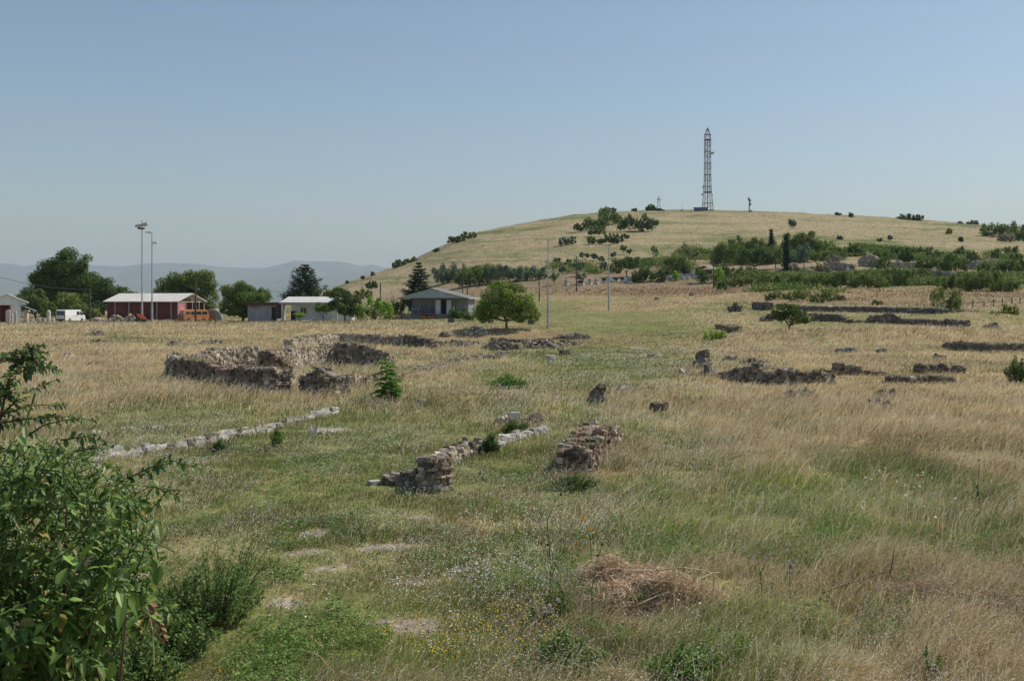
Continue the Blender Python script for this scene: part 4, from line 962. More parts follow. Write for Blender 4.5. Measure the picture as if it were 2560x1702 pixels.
def hd_flood(r, g, h):
    for sx, dz in ((-.45, -.55), (.5, -.35)):
        onepart('floodlight', paint('flood_housing', (.45, .45, .46), .4), r, lambda m: m.prism([(g[0] + sx - .5, h + dz - .25), (g[0] + sx - .4, h + dz + .15), (g[0] + sx + .4, h + dz + .3), (g[0] + sx + .5, h + dz + .05), (g[0] + sx, h + dz - .3)], 1, g[1] - .45, g[1] + .1))
    onepart('bracket', BLK, r, lambda m: m.box((g[0] - .1, g[1], h - .95), (.9, .5, .22)))
pole('floodlight_pole', 'taller steel pole topped with twin floodlights before the barn', 355, 551, 808, 160, .17, .07, GALV, lambda r, g, h: hd_flood(r, g, h - .3))
r = pole('floodlight_pole', 'steel pole with a slim lamp and a side floodlight before the barn', 380, 581, 808, 160, .17, .07, GALV, lambda r, g, h: hd_lamp(r, g, h, -1, 1.0, GALV))
gq = ROOT[r.name]; zq = at(380, 607, 160)[2]
onepart('floodlight', LAMP, r, lambda m: m.prism([(gq[0] + .1, zq - .15), (gq[0] + .2, zq + .15), (gq[0] + .8, zq + .2), (gq[0] + .9, zq), (gq[0] + .5, zq - .2)], 1, gq[1] - .3, gq[1] + .2))
pole('street_lamp', 'nearest steel street lamp right of the walnut tree', 1370, 600, 819, 107, .10, .05, GALV, lambda r, g, h: (hd_lamp(r, g, h, 1, .55), hd_lamp(r, g, h, -1, .2)))
pole('street_lamp', 'steel street lamp standing on the mown lawn', 1522, 618, 778, 152, .13, .06, GALV, lambda r, g, h: (hd_lamp(r, g, h, -1, .65),))
pole('street_lamp', 'dark lamp post at the left end of the cemetery', 1441, 640, 728, 222, .13, .10, WPOLE, lambda r, g, h: hd_lamp(r, g, h + .2, -1, .7))
pole('street_lamp', 'dark lamp post beside the cemetery shelter', 1784, 626, 728, 228, .15, .10, WPOLE, lambda r, g, h: hd_lamp(r, g, h + .2, -1, .8))
pole('street_lamp', 'dark lamp post in front of the long hedge on the slope', 1157, 656, 740, 190, .12, .08, WPOLE, lambda r, g, h: hd_lamp(r, g, h + .1, -1, .5))
pole('street_lamp', 'lamp post hidden in the pine behind the white house', 744, 671, 780, 185, .12, .08, WPOLE, lambda r, g, h: hd_lamp(r, g, h + .1, -1, .6))
pole('utility_pole', 'dark wooden pole in front of the big left trees', 225, 722, 808, 162, .16, .12, WPOLE, cat='utility pole')
pole('utility_pole', 'dark wooden pole in front of the barn gable', 489, 700, 806, 158, .17, .13, WPOLE, cat='utility pole')
pole('utility_pole', 'short dark pole on the slope behind the vine thicket', 951, 708, 756, 215, .14, .12, WPOLE, cat='utility pole')
pole('utility_pole', 'short dark pole behind the walnut tree at the lawn edge', 1348, 702, 750, 200, .12, .11, WPOLE, cat='utility pole')
def cable(lab, pts, r=.02):
    m = MB(); m.tube(pts, r, 4); tag(m.build('power_cable', BLK, loc=pts[0]), lab, 'cable')
def sag(a, b, s=.5, n=14): return [np.array(a) * (1 - t) + np.array(b) * t - [0, 0, s * 4 * t * (1 - t)] for t in np.linspace(0, 1, n)]
cable('power cable sagging in from the left edge to the wooden pole', sag(at(-80, 668, 140), at(225, 724, 162), .8), .03)
cable('thin power cable from the barn pole to the pine tree', sag(at(489, 702, 158), at(744, 730, 185), .4), .03)
cable('thin wire from the wooden pole down towards the van', sag(at(225, 765, 162), at(188, 784, 166), .1, 6), .02)
def sign(px, y0, y1, Y, lab):
    g = ground(px, Y); zt = at(px, y0, Y)[2]; zb = at(px, y1, Y)[2]; r = thing('info_sign', lab, 'sign', g); c = (zt + zb) / 2
    T = frame([g[0], g[1], c], .05)
    onepart('panel', paint('sign_back', (.09, .10, .10), .5, lo=.7, hi=1.4, scale=6), r, lambda m: m.box((0, 0, 0), (.66, .05, (zt - zb)), T)); onepart('frame', paint('sign_frame', (.2, .2, .2), .5), r, lambda m: [m.box((0, 0, s * (zt - zb) / 2), (.7, .07, .04), T) for s in (-1, 1)])
    onepart('post', STEEL, r, lambda m: m.tube([(g[0], g[1] + .05, g[2] - .2), (g[0], g[1] + .05, zb)], .025, 6))
sign(1128, 796, 806, 112, 'small dark information panel left of the walnut tree'); sign(1327, 800, 810, 112, 'small dark information panel under the walnut tree\'s right side')

# ---------------------------------------------------------------- tombstones
TOMB = {'grey': paint('grey_granite', (.30, .31, .33), .4, lo=.85, hi=1.1, scale=5), 'white': paint('white_marble', (.62, .62, .60), .5, lo=.9, hi=1.05, scale=4), 'black': paint('black_granite', (.03, .032, .04), .25)}
def tomb(px, y0, y1, w, col, lab, Y=None, slab=True, cross=False, name='tombstone'):
    g = gp(px, y1) if Y is None else ground(px, Y); mpp = g[1] / F; h = (y1 - y0) * mpp; ww = w * mpp
    g[2] = min(g[2], at(px, y1, g[1])[2]); T = frame(g, -.25); r = thing(name, lab, 'tombstone', g, 'tombstones in the hillside cemetery')
    pts = [(-ww / 2, -.5), (ww / 2, -.5), (ww / 2, h * .92), (ww * .3, h), (-ww * .3, h), (-ww / 2, h * .92)]
    if cross: pts = [(-ww * .15, -.3), (ww * .15, -.3), (ww * .15, h * .55), (ww / 2, h * .55), (ww / 2, h * .75), (ww * .15, h * .75), (ww * .15, h), (-ww * .15, h), (-ww * .15, h * .75), (-ww / 2, h * .75), (-ww / 2, h * .55), (-ww * .15, h * .55)]
    onepart('headstone', TOMB[col], r, lambda m: m.prism(pts, 1, -.1, .1, T) if not cross else [m.box((0, 0, h / 2), (ww * .25, .2, h), T), m.box((0, -.01, h * .68), (ww, .18, h * .16), T)])
    if slab: onepart('grave_slab', TOMB['white' if col != 'white' else 'grey'], r, lambda m: m.box((.3, -1.0, .02), (ww * 1.1, 1.7, .35), T))
tl = [(1415,699,711,8,'grey','first tombstone at the far left of the cemetery, grey'),(1451,701,711,14,'black','wide dark tombstone behind the dark lamp post'),(1474,697,709,8,'grey','upright grey tombstone right of the lamp post'),
      (1490,697,708,8,'grey','pale grey tombstone with white slab, fourth from left'),(1510,695,705,10,'black','black squared tombstone left of the lawn lamp'),(1521,697,705,7,'grey','grey tombstone touching the lawn lamp on its left'),
      (1527,689,704,7,'white','taller white tombstone right behind the lawn lamp'),(1540,694,703,10,'black','black tombstone under the leafy cemetery tree'),(1556,693,702,10,'black','second black tombstone under the leafy cemetery tree'),
      (1564,693,706,5,'white','slim white tombstone between black and grey ones'),(1573,693,706,12,'grey','broad grey tombstone right of the slim white one'),(1605,695,703,8,'white','white grave edge showing under the rounded bushes'),
      (1660,680,697,7,'white','tall white monument with a dark centre'),(1674,688,697,9,'white','low white tombstone right of the tall monument'),(1681,687,696,6,'grey','grey tombstone close to the little green bush'),
      (1703,683,696,11,'grey','large pale tombstone left of the shelter bush'),(1717,684,695,9,'grey','second large pale tombstone left of the shelter bush'),(1733,683,695,11,'grey','third large pale tombstone beside the shelter bush'),
      (1728,672,688,6,'grey','tall narrow grey tombstone behind the pale ones'),
      (1825,676,684,8,'grey','grey tombstone left of the low green mound'),(1850,688,693,14,'white','white grave edging in front of the green mound'),(1871,686,692,10,'white','white grave edging right end of the green mound'),
      (1926,683,692,11,'grey','pale blue grey tombstone below the cypress'),(1941,668,679,7,'white','white tombstone right under the cypress'),(1950,670,678,10,'white','white framed grave right of the cypress tombstone'),
      (1975,679,685,14,'white','white slab grave below the dark fir'),(2016,668,684,8,'white','white tombstone below the bluish tree, left one'),(2022,676,686,7,'white','white tombstone below the bluish tree, right one'),
      (2120,668,680,8,'white','pale tombstone left of the white canopy'),(2040,676,684,7,'grey','grey tombstone beside the flowering bush')]
for t in tl: tomb(*t[:5], t[5])
g = gp(1660, 697); T = frame(g, -.25); 

# fence posts
def fence(lab, pts, h=1.5):
    g = gp(*pts[0]); r = thing('wire_fence', lab, 'fence', g); tops = []
    for px, py in pts:
        p = gp(px, py); onepart('post', WPOLE, r, lambda m: m.tube([p - [0, 0, .3], p + [0, 0, h]], .06, 5)); tops.append(p + [0, 0, h * .9])
    onepart('wire', STEEL, r, lambda m: [m.tube(np.array(tops) - [0, 0, d], .006, 3) for d in (0, .5, .9)])
fence('wire fence with thin posts at the left foot of the hill', [(984,757),(1008,757),(1032,757),(1060,755),(1090,753),(1120,751),(1150,749),(1180,748),(1214,746),(1246,744),(1280,741),(1316,737),(1340,736),(1370,733),(1390,731),(1416,730)], 1.6)
fence('row of dark stakes in brown scrub at the right edge', [(2388,770),(2400,771),(2432,771),(2460,770),(2484,768),(2506,766),(2530,764),(2550,762)], 1.0)
# ---------------------------------------------------------------- trees near the buildings
def G(px, Y): return ground(px, Y)
tree('broadleaf_tree', 'tallest dark spreading tree behind the white van', 'tree', [(165,700,78,52),(185,655,40,34),(238,718,48,40),(115,722,56,42),(205,762,85,36),(272,742,36,30),(150,775,70,30),(140,680,40,30)], G(165,205), 'dark', trunk=.5, sub=12, tone2='mid')
tree('broadleaf_tree', 'lower leafy tree right of the gabled house', 'tree', [(72,752,42,26),(108,772,34,26),(52,775,26,22),(90,735,26,16)], G(90,176), 'mid', trunk=.2, tone2='dark')
tree('broadleaf_tree', 'greyish bushy tree directly behind the white van', 'tree', [(182,765,38,34),(214,782,34,22)], G(195,180), 'olive', trunk=.2, tone2='dark')
tree('broadleaf_tree', 'distant tree tops showing above the barn roof', 'tree', [(302,736,34,16),(338,742,18,9)], G(310,240), 'mid', trunk=.25)
tree('broadleaf_tree', 'thin distant tree top between the two floodlight poles and the walnut', 'tree', [(395,735,16,10),(372,742,14,6)], G(390,240), 'olive', trunk=.2, k=.5)
tree('broadleaf_tree', 'broad rounded tree rising behind the barn gable', 'tree', [(438,718,42,34),(484,702,52,25),(516,730,34,38),(418,735,30,24),(500,765,42,30),(455,740,40,30)], G(480,196), 'mid', trunk=.35, sub=11, tone2='olive')
tree('broadleaf_tree', 'dense rounded walnut tree left of the grey shed', 'tree', [(588,728,36,26),(622,748,54,36),(574,766,30,28),(652,746,26,26),(604,780,44,16),(635,780,34,16)], G(605,162), 'mid', trunk=.22, sub=11, tone2='olive')
conifer('pine_tree', 'dark pine with upswept branches behind the white house', 765, 661, 790, 104, Y=186, tiers=13, up=.42, low=.22, pw=.62, trunk=.25)
bush('bush', 'small dark bush at the left foot of the pine', 722, 728, 760, 26, 'conifer', Y=184)
tree('fig_tree', 'dark leafy tree at the right end of the white house', 'tree', [(852,742,28,20),(874,752,24,24),(838,764,18,18),(884,778,20,20),(862,770,26,20)], G(862,146), 'dark', trunk=.12, tone2='mid')
bush('vine_thicket', 'bright green vine thicket left of the porch house', 940, 742, 800, 92, 'bright', Y=150, tone2='mid')
bush('bush', 'dark bush squeezed between vine thicket and porch house', 994, 748, 798, 30, 'dark', Y=153)
bush('tree', 'small round tree in front of the white house', 808, 756, 800, 46, 'mid', Y=148, trunk=.08, cat='tree', n=2)
bush('bush', 'small bright bush below the white house window', 749, 780, 801, 30, 'bright', Y=148, trunk=.04, n=2)
bush('bush', 'green bushes behind the roof of the white house', 838, 724, 745, 60, 'mid', Y=200)
bush('bush', 'bush above the vine thicket on the slope foot', 905, 722, 750, 50, 'olive', Y=205)
bush('bush', 'small dark bush on the slope above the fig tree', 930, 703, 722, 28, 'dark')
conifer('fir_tree', 'dark conifer behind the porch house roof', 1047, 655, 775, 82, Y=186, tiers=14, up=.16, low=.12, pw=.62, trunk=.2, leafm=1.2)
bush('tree', 'dark small tree in front of the long slope hedge', 1168, 682, 736, 48, 'dark', trunk=.12, cat='tree', n=2)
bush('bush', 'dark flowering shrub at the right corner of the porch house', 1152, 767, 802, 68, 'dark', Y=140, tone2='olive')
tree('walnut_tree', 'lone bright green walnut tree at the edge of the excavation', 'tree', [(1228,752,40,34),(1282,740,46,34),(1314,764,34,34),(1203,782,18,26),(1262,775,44,24),(1336,792,14,22),(1250,718,30,14),(1222,795,24,14),(1305,796,28,12)], gp(1265,822), 'olive', trunk=.13, sub=13, tone2='bright', k=.75)
wb = thing('white_tank', 'white block partly hidden under the fig tree', 'tank', G(866,152)); T = frame(ROOT[wb.name], -.2)
onepart('body', WHITE, wb, lambda m: m.box((.1, 0, .3), (1.9, 1.2, 1.3), T)); onepart('lid', STEEL, wb, lambda m: m.box((.1, 0, .98), (2.0, 1.3, .07), T))
# long hedge and hill bushes
HB = 'bushes scattered over the hill'
for px, y0, y1, w, tone, lab in [
 (1118,661,706,74,'blue','left end of the long hedge on the slope'),(1190,656,712,92,'mid','tall middle part of the long hedge on the slope'),(1262,660,706,88,'blue','right middle part of the long hedge on the slope'),(1328,666,700,80,'blue','right end of the long hedge on the slope'),
 (1000,650,671,40,'dark','lower bush of the pair on the left hill outline'),(1029,643,660,34,'olive','upper bush of the pair on the left hill outline'),
 (1140,590,608,44,'dark','lower left bush on the steep hill outline'),(1172,578,598,40,'olive','upper right bush on the steep hill outline'),(1092,619,631,16,'dark','single small bush on the steep hill outline'),
 (932,680,691,10,'dark','tiny shrub low on the left hill outline'),(908,690,700,9,'dark','tinier shrub lowest on the left hill outline'),(868,702,708,8,'dark','tiniest shrub near the left foot of the hill'),
 (1520,521,560,48,'mid','upper bush of the big hillside clump'),(1488,538,573,66,'mid','middle bush of the big hillside clump'),(1450,558,578,30,'dark','leftmost bush of the big hillside clump'),(1490,563,588,44,'mid','lowest bush of the big hillside clump'),
 (1590,535,577,104,'dark','long dark bush right of the big hillside clump'),(1419,588,612,44,'blue','bluish bush below left of the hillside clump'),(1533,583,607,48,'dark','dark round bush below the hillside clump'),(1478,590,609,22,'mid','narrow bush left of the dark round bush'),(1503,595,608,24,'mid','low bush touching the dark round bush'),
 (1566,585,597,12,'mid','tiny bush right of the dark round bush'),(1523,517,535,34,'dark','bush on the skyline above the hillside clump'),(1627,511,528,24,'dark','rounded bush on the skyline left of the lattice mast'),(1586,521,529,11,'dark','tiny bush on the skyline between two larger ones'),(1650,522,529,16,'dark','low bush at the foot of the lattice mast'),
 (1981,547,569,20,'blue','grey round bush high on the hill right of the masts'),(2095,532,541,15,'dark','left bush of the skyline pair right of the masts'),(2127,533,543,13,'dark','right bush of the skyline pair right of the masts'),(2275,535,553,68,'dark','wide dark bush on the right skyline'),
 (2400,552,562,10,'grey','tiny grey bush on the far right skyline'),(2432,551,563,28,'grey','thin grey bush on the far right skyline'),(2512,555,592,130,'mid','largest dark thicket on the right shoulder of the hill'),(2545,575,604,56,'mid','lower lobe of the large thicket at the right edge'),(2515,583,606,46,'grey','grey leafless bush below the large thicket'),
 (2098,589,600,13,'dark','small round bush alone in dry grass on the right slope'),(2199,595,604,9,'mid','tiny green bush on the right slope, left of a pair'),(2225,586,600,8,'grey','tiny grey shrub on the right slope'),(2402,593,606,11,'dark','small dark bush far right on the slope'),(2372,570,584,17,'olive','faint pale green bush on the right slope')]:
    bush('bush', lab, px, y0, y1, w, tone, group=HB, tone2='olive' if tone == 'mid' else None, k=.6 if tone == 'grey' else 1, n=2 if w < 20 else None)
YT = 'young trees on the hill foot'
for px, y0, y1, w, lab in [(1394,642,664,15,'young tree at the far left above the tombstones'),(1421,648,672,17,'young tree with a bare stem above the first tombstone'),(1406,664,690,16,'young tree just left of the cemetery lamp post'),(1385,680,713,22,'open young tree left of the first tombstone'),
 (1462,630,652,26,'young tree top right of the cemetery lamp post'),(1447,652,690,26,'young tree hugging the cemetery lamp post'),(1453,680,711,22,'dark young tree at the foot of the cemetery lamp post'),(1486,634,654,14,'dark little tree right of the lamp post, upper row'),(1503,641,660,15,'pale little tree left of the lawn lamp, upper row'),
 (1508,653,682,19,'young tree touching the lawn lamp on its left'),(1533,630,650,13,'thin young tree right of the lawn lamp top'),(1559,610,637,15,'young tree highest on the slope, left of a pair'),(1574,622,639,12,'young tree highest on the slope, right of a pair'),(1594,640,664,12,'slim young tree above the leafy cemetery tree'),
 (1618,646,664,17,'rounded young tree above the cemetery bushes'),(1637,612,662,14,'tall thin sparse tree above the cemetery'),(1714,605,655,44,'bare branched greyish tree above the shelter'),(1738,628,655,34,'grey green tree left of the red roof')]:
    bush('young_tree', lab, px, y0, y1, w, 'grey' if 'bare' in lab or 'grey' in lab or 'sparse' in lab else 'blue', trunk=.06, group=YT, k=.45 if 'bare' in lab or 'sparse' in lab or 'open' in lab else .7, cat='tree', n=2, tone2='mid')
CT = 'trees and shrubs in the cemetery'
for px, y0, y1, w, tone, lab, tr in [
 (1566,645,693,48,'dark','dark leafy tree above the black tombstones',.15),(1540,662,684,26,'mid','side branches of foliage left of the dark leafy tree',0),(1625,667,705,76,'dark','broad dark rounded bush in the cemetery',0),(1590,686,704,26,'dark','low dark bush left of the broad rounded bush',0),
 (1684,640,682,44,'mid','green tree behind the low white tombstones',.1),(1704,650,688,38,'dark','dark rounded tree behind the pale tombstones',0),(1692,674,702,17,'bright','little bright bush among the pale tombstones',0),(1756,667,708,30,'dark','dense dark cone shaped bush in front of the shelter',0),
 (1806,612,690,54,'mid','tall green tree just right of the shelter lamp post',.15),(1796,664,706,18,'bright','bright slender shrub at the foot of the tall green tree',0),(1802,700,728,26,'dark','dark shrub beside the base of the shelter lamp post',0),(1837,606,662,46,'mid','green tree between the two red roofs',.1),(1815,668,700,22,'dark','small dark cone bush right of the bright slender shrub',0),
 (1886,624,682,76,'dark','wide dark tree left of the cypress',.2),(1938,617,672,44,'olive','olive green tree directly below the cypress',.12),(2008,586,652,86,'mid','highest broad tree behind the dark fir',.2),(2046,600,634,40,'mid','right shoulder tree beside the highest broad tree',.1),
 (1990,636,674,38,'blue','bluish round tree in front of the dark fir',.1),(2010,613,684,28,'blue','taller bluish tree right of the round bluish one',.1),(2042,632,668,44,'mid','green tree at the right end of the cemetery trees',.1),(1880,595,625,90,'olive','dull brownish scrub above the cemetery, left of the cypress',0),
 (2054,660,692,40,'grey','pale flowered shrub right of the bluish trees',0),(1988,662,690,27,'grey','small pale flowered shrub under the bluish tree',0),(1862,672,694,52,'olive','low green mound of scrub above white grave edges',0),(1830,688,706,26,'dark','dark low bush left of the white grave edges',0),(1955,688,705,40,'dark','dark low hedge below the cypress',0),
 (1848,696,718,66,'olive','olive scrub at the left end of the scrub belt',0),(1930,690,714,64,'olive','olive scrub below the cypress in the scrub belt',0),(2015,690,720,74,'mid','green scrub below the bluish trees',0),(2092,680,720,88,'mid','thick green scrub left of the white canopy',0),(2176,682,720,80,'mid','thick green scrub in front of the white canopy',0),
 (2238,668,716,56,'mid','taller scrub right of the white canopy',0),(2292,672,706,62,'olive','rounded scrub before the long theatre wall',0),(2199,690,731,30,'olive','small tree with bare stem in front of the scrub belt',.1)]:
    bush('tree' if tr else 'shrub', lab, px, y0 - (5 if tr or tone == 'olive' else 2), y1, w * (1.28 if w > 30 else 1.1), tone, trunk=tr, group=CT, cat='tree' if tr else 'shrub', tone2={'mid': 'olive', 'dark': 'mid'}.get(tone))
conifer('cypress', 'slim pointed cypress standing above the cemetery trees', 1928, 574, 660, 11, tiers=18, up=.9, low=.02, pw=.35, trunk=.12, leafm=1.0)
conifer('fir_tree', 'dark ragged fir in the middle of the cemetery trees', 1966, 585, 682, 19, tiers=16, up=.1, low=.04, pw=.45, trunk=.15, leafm=1.2)
RT = 'trees and bushes around the theatre ruins'
for px, y0, y1, w, tone, lab in [
 (2090,617,646,52,'mid','first leafy tree of the upper theatre row, left end'),(2128,607,640,28,'dark','tall second tree of the upper theatre row'),(2152,618,640,25,'dark','third tree of the upper row, above the stepped wall'),(2203,620,652,36,'mid','tree right of the stepped pink wall'),(2236,620,644,26,'dark','tree above the left end of the long theatre wall'),
 (2267,620,656,32,'dark','tree rising over the middle of the long theatre wall'),(2302,616,640,48,'dark','darkest broad tree of the upper theatre row'),(2333,627,650,38,'dark','tree right of the darkest broad tree'),(2357,630,646,18,'mid','thin tree at the end of the dense upper row'),(2403,616,646,30,'mid','pointed tree standing alone right of the upper row'),
 (2434,624,656,26,'dark','second lone tree right of the upper row'),(2491,622,645,20,'mid','small tree above the upper theatre wall'),(2528,614,636,36,'olive','flat topped sparse tree near the right edge'),(2541,632,652,24,'mid','little tree under the flat topped one'),
 (2312,648,674,46,'mid','bush below the upper row at the wall\'s right end'),(2350,645,676,42,'mid','middle bush of the dense clump right of the long wall'),(2387,634,680,62,'mid','tallest bush of the dense clump right of the long wall'),(2206,640,674,30,'mid','tree right beside the white canopy'),(2464,656,682,32,'mid','round bush in front of the right theatre wall'),
 (2510,650,692,46,'dark','dark bush near the right edge below the hill'),(2547,642,690,48,'mid','leafy bush on the right edge below the hill'),(2402,686,724,106,'mid','left part of the big green thicket above brown scrub'),(2452,672,728,110,'olive','highest part of the big green thicket above brown scrub'),(2512,698,730,72,'mid','right tail of the big green thicket above brown scrub')]:
    bush('bush', lab, px, y0, y1, w * 1.15, tone, group=RT, tone2='mid')
for px, y0, y1, w, tone, lab in [(1942,725,752,62,'mid','leftmost scrub patch above the upper long wall'),(2000,722,754,62,'mid','second scrub patch above the upper long wall'),(2052,730,757,56,'mid','third scrub patch above the upper long wall'),(2098,738,754,40,'olive','last low scrub patch above the upper long wall'),
 (2366,716,776,68,'mid','round bushy tree at the right end of the long walls'),(2524,762,800,46,'mid','green bush near the right edge, taller of two'),(2488,778,802,42,'mid','lower green bush near the right edge'),(2193,751,763,28,'olive','small weed clump on the upper long wall'),(1788,820,855,56,'bright','bright green rounded bush at the street edge'),
 (1017,836,862,22,'bright','bright ivy on the end of the rear ruin wall')]:
    bush('bush', lab, px, y0, y1, w, tone, k=.7, tone2={'mid': 'olive'}.get(tone))
tree('small_tree', 'low spreading dark tree in front of the long walls', 'tree', [(1948,788,26,17),(1984,786,40,24),(2014,795,24,16),(1962,770,24,12)], gp(1972,829), 'dark', trunk=.10, sub=8, tone2='mid', k=.8)
def sapling():
    b = gp(967, 1002); mpp = b[1] / F; r = thing('sapling', 'bright feathery tree of heaven sapling beside the ruin', 'sapling', b); lf, st = MB(), MB()
    for (dx, hh, nf) in ((-4, 105, 16), (6, 92, 12), (16, 60, 10), (28, 34, 8), (-14, 40, 7)):
        p0 = b + [dx * .3 * mpp, 0, -.05]; p1 = b + [dx * mpp, 0, hh * mpp]; st.tube([p0, (p0 + p1) / 2 + [.03, 0, 0], p1], [.02, .014, .006], 6, col=(.2, .19, .1))
        for i in range(nf):
            f = .15 + .85 * (i + random.random()) / nf; a = i * 2.4 + random.random(); L_ = (.62 - .28 * f) * random.uniform(.7, 1.15) * min(1, hh / 60); c = p0 + (p1 - p0) * f; dv = np.array([math.cos(a), math.sin(a), 0])
            F_ = np.array([c + dv * L_ * t + [0, 0, L_ * (.75 * t - .75 * t * t)] for t in np.linspace(0, 1, 7)]); st.tube(F_, np.linspace(.006, .002, 7), 4, col=(.16, .2, .07))
            n = 26; s_ = np.linspace(.12, 1, n); k = np.linspace(0, 1, 7); Q = np.stack([np.interp(s_, k, F_[:, q]) for q in range(3)], 1); sd = np.array([-dv[1], dv[0], 0]); sg = np.where(np.arange(n) % 2, 1, -1)[:, None]
            ln = np.full(n, .17) * (1.1 - .4 * s_) * rng.uniform(.8, 1.2, n); bigleaf(lf, Q, sd * sg + dv * .35 + [0, 0, -.1] + rng.normal(0, .12, (n, 3)), rng.normal(0, .25, (n, 3)) + [0, 0, 1.], ln, ln * .42, .2 + .3 * rng.random(n), leafcol(n, [(.12,.26,.045),(.16,.31,.06),(.09,.20,.04)]))
    lf.build('leaves', LEAF, r); st.build('stems', BARK, r)
ROOT_ = None

# ---------------------------------------------------------------- foreground plants
def bigleaf(m, P, A, N, ln, wd, droop, col):
    """pointed leaves with a folded midrib: P base points, A direction, N normal"""
    n = len(P); A = A / np.linalg.norm(A, axis=1, keepdims=True); N = N - A * (A * N).sum(1, keepdims=True); N /= np.linalg.norm(N, axis=1, keepdims=True) + 1e-9
    S = np.cross(N, A); V = []
    for t, w in ((0, 0), (.22, .62), (.5, 1), (.78, .62), (1, 0)):
        c = P + A * (ln * t)[:, None] - np.array([0, 0, 1.]) * (droop * ln * t * t)[:, None]
        if w == 0: V.append(c)
        else:
            o = S * (wd * w / 2)[:, None]; u = N * (wd * w * .16)[:, None]; V += [c - o + u, c, c + o + u]
    V = np.stack(V, 1)   # 0 | 1 2 3 | 4 5 6 | 7 8 9 | 10
    b = (np.arange(n) * 11)[:, None]
    q = np.concatenate([b + np.array(f) for f in ([1,2,5,4],[2,3,6,5],[4,5,8,7],[5,6,9,8])]); t = np.concatenate([b + np.array(f) for f in ([0,2,1],[0,3,2],[7,8,10],[8,9,10])])
    m.add(V.reshape(-1, 3), q, t, col=np.repeat(col, 11, 0))
PK = [(.11,.195,.04),(.15,.24,.05),(.085,.155,.034),(.20,.30,.065),(.13,.22,.045)]
def leafcol(n, pal=PK):
    p = np.array(pal); return p[rng.integers(0, len(p), n)] * (1 + rng.normal(0, .14, (n, 1))).clip(.6, 1.5)
def pokeweed():
    base = ground(120, 4.9); r = thing('pokeweed', 'large dark green pokeweed bush filling the lower left corner', 'bush', base)
    lf, st, fl = MB(), MB(), MB()
    # silhouette of the mass: for each column the highest row reached
    def top(px): return np.interp(px, [-300, 0, 120, 230, 300, 360, 420, 455, 470], [1010, 1085, 1075, 1100, 1140, 1185, 1250, 1330, 1440])
    def rightedge(py): return np.interp(py, [1075, 1150, 1250, 1350, 1450, 1550, 1702, 1900], [160, 290, 370, 400, 380, 285, 215, 180])
    rad_ = []
    for i in range(1350):
        py = random.uniform(1075, 1800); px = random.uniform(-330, rightedge(py))
        if py < top(px) + 12: continue
        Yd = random.uniform(4.5, 5.9)
        tip = at(px, py, Yd); b = base + [random.uniform(-.45, .35), random.uniform(-.3, .4), 0]
        mid = b * .45 + tip * .55 + [0, 0, .10] + rng.normal(0, .05, 3)
        if i % 40 == 0: st.tube([b, mid, tip - [0, 0, .05]], [.011, .008, .003], 5, col=(.10, .045, .035) if random.random() < .5 else (.09, .12, .04))
        d = tip - mid; d = d / np.linalg.norm(d) * .45 + rng.normal(0, .45, 3) + [0.2, -.25, .12]; d /= np.linalg.norm(d)
        L_ = random.uniform(.16, .32); n = random.randint(9, 15); s = np.sort(rng.random(n)); st.tube([tip - d * L_, tip], [.005, .002], 4, col=(.10, .13, .05))
        P = tip - d * L_ + d * (L_ * s)[:, None]; a = np.arange(n) * 2.4 + random.random() * 6
        u = np.cross(d, [0, 0, 1.]); u /= np.linalg.norm(u); w = np.cross(d, u)
        A = u * np.cos(a)[:, None] + w * np.sin(a)[:, None] + d * (.5 + .5 * s)[:, None] + [0, 0, .15] + rng.normal(0, .15, (n, 3)); big = (.85 if py > 1400 else (.62 if py > 1220 else .48)) * random.uniform(.8, 1.15)
        ln = (.035 + .11 * rng.random(n) ** 1.3) * (1.25 - .5 * s) * big; N = np.array([0.15, -.15, 1.]) + rng.normal(0, .35, (n, 3))
        bigleaf(lf, P, A, N, ln, ln * (.38 + .12 * rng.random(n)), .15 + .5 * rng.random(n), np.where(rng.random((n, 1)) < .035, np.array([(.34,.27,.07)]), leafcol(n)))
        if random.random() < .16 and py < 1600:
            q = [tip + d * .02, tip + d * .05 + [0, 0, .01], tip + d * .09 + [.01, 0, -.01]]; fl.tube(q, .003, 4, col=(.35, .38, .2))
            k = 38; tt = rng.random(k); Pp = np.array(q[0]) + (np.array(q[2]) - np.array(q[0])) * tt[:, None] + rng.normal(0, .006, (k, 3))
            leafquads(fl, Pp, rdir(k), rdir(k), np.full(k, .008), np.full(k, .007), np.array([(.55, .50, .36)]) * (1 + rng.normal(0, .2, (k, 1))))
    for (x0, y0, x1, y1, Yd) in [(60,1700,40,1300,5.6),(100,1800,200,1240,5.7)]:
        a, b = at(x0, y0, Yd + .2), at(x1, y1, Yd); st.tube([a, a * .5 + b * .5 + [-.03, 0, .08], b], [.008, .006, .003], 7, col=(.13, .05, .04))
    lf.build('leaves', LEAFG, r); st.build('stems', BARK, r); fl.build('flower_spikes', mat_col('flower_spike', .8), r)
pokeweed()
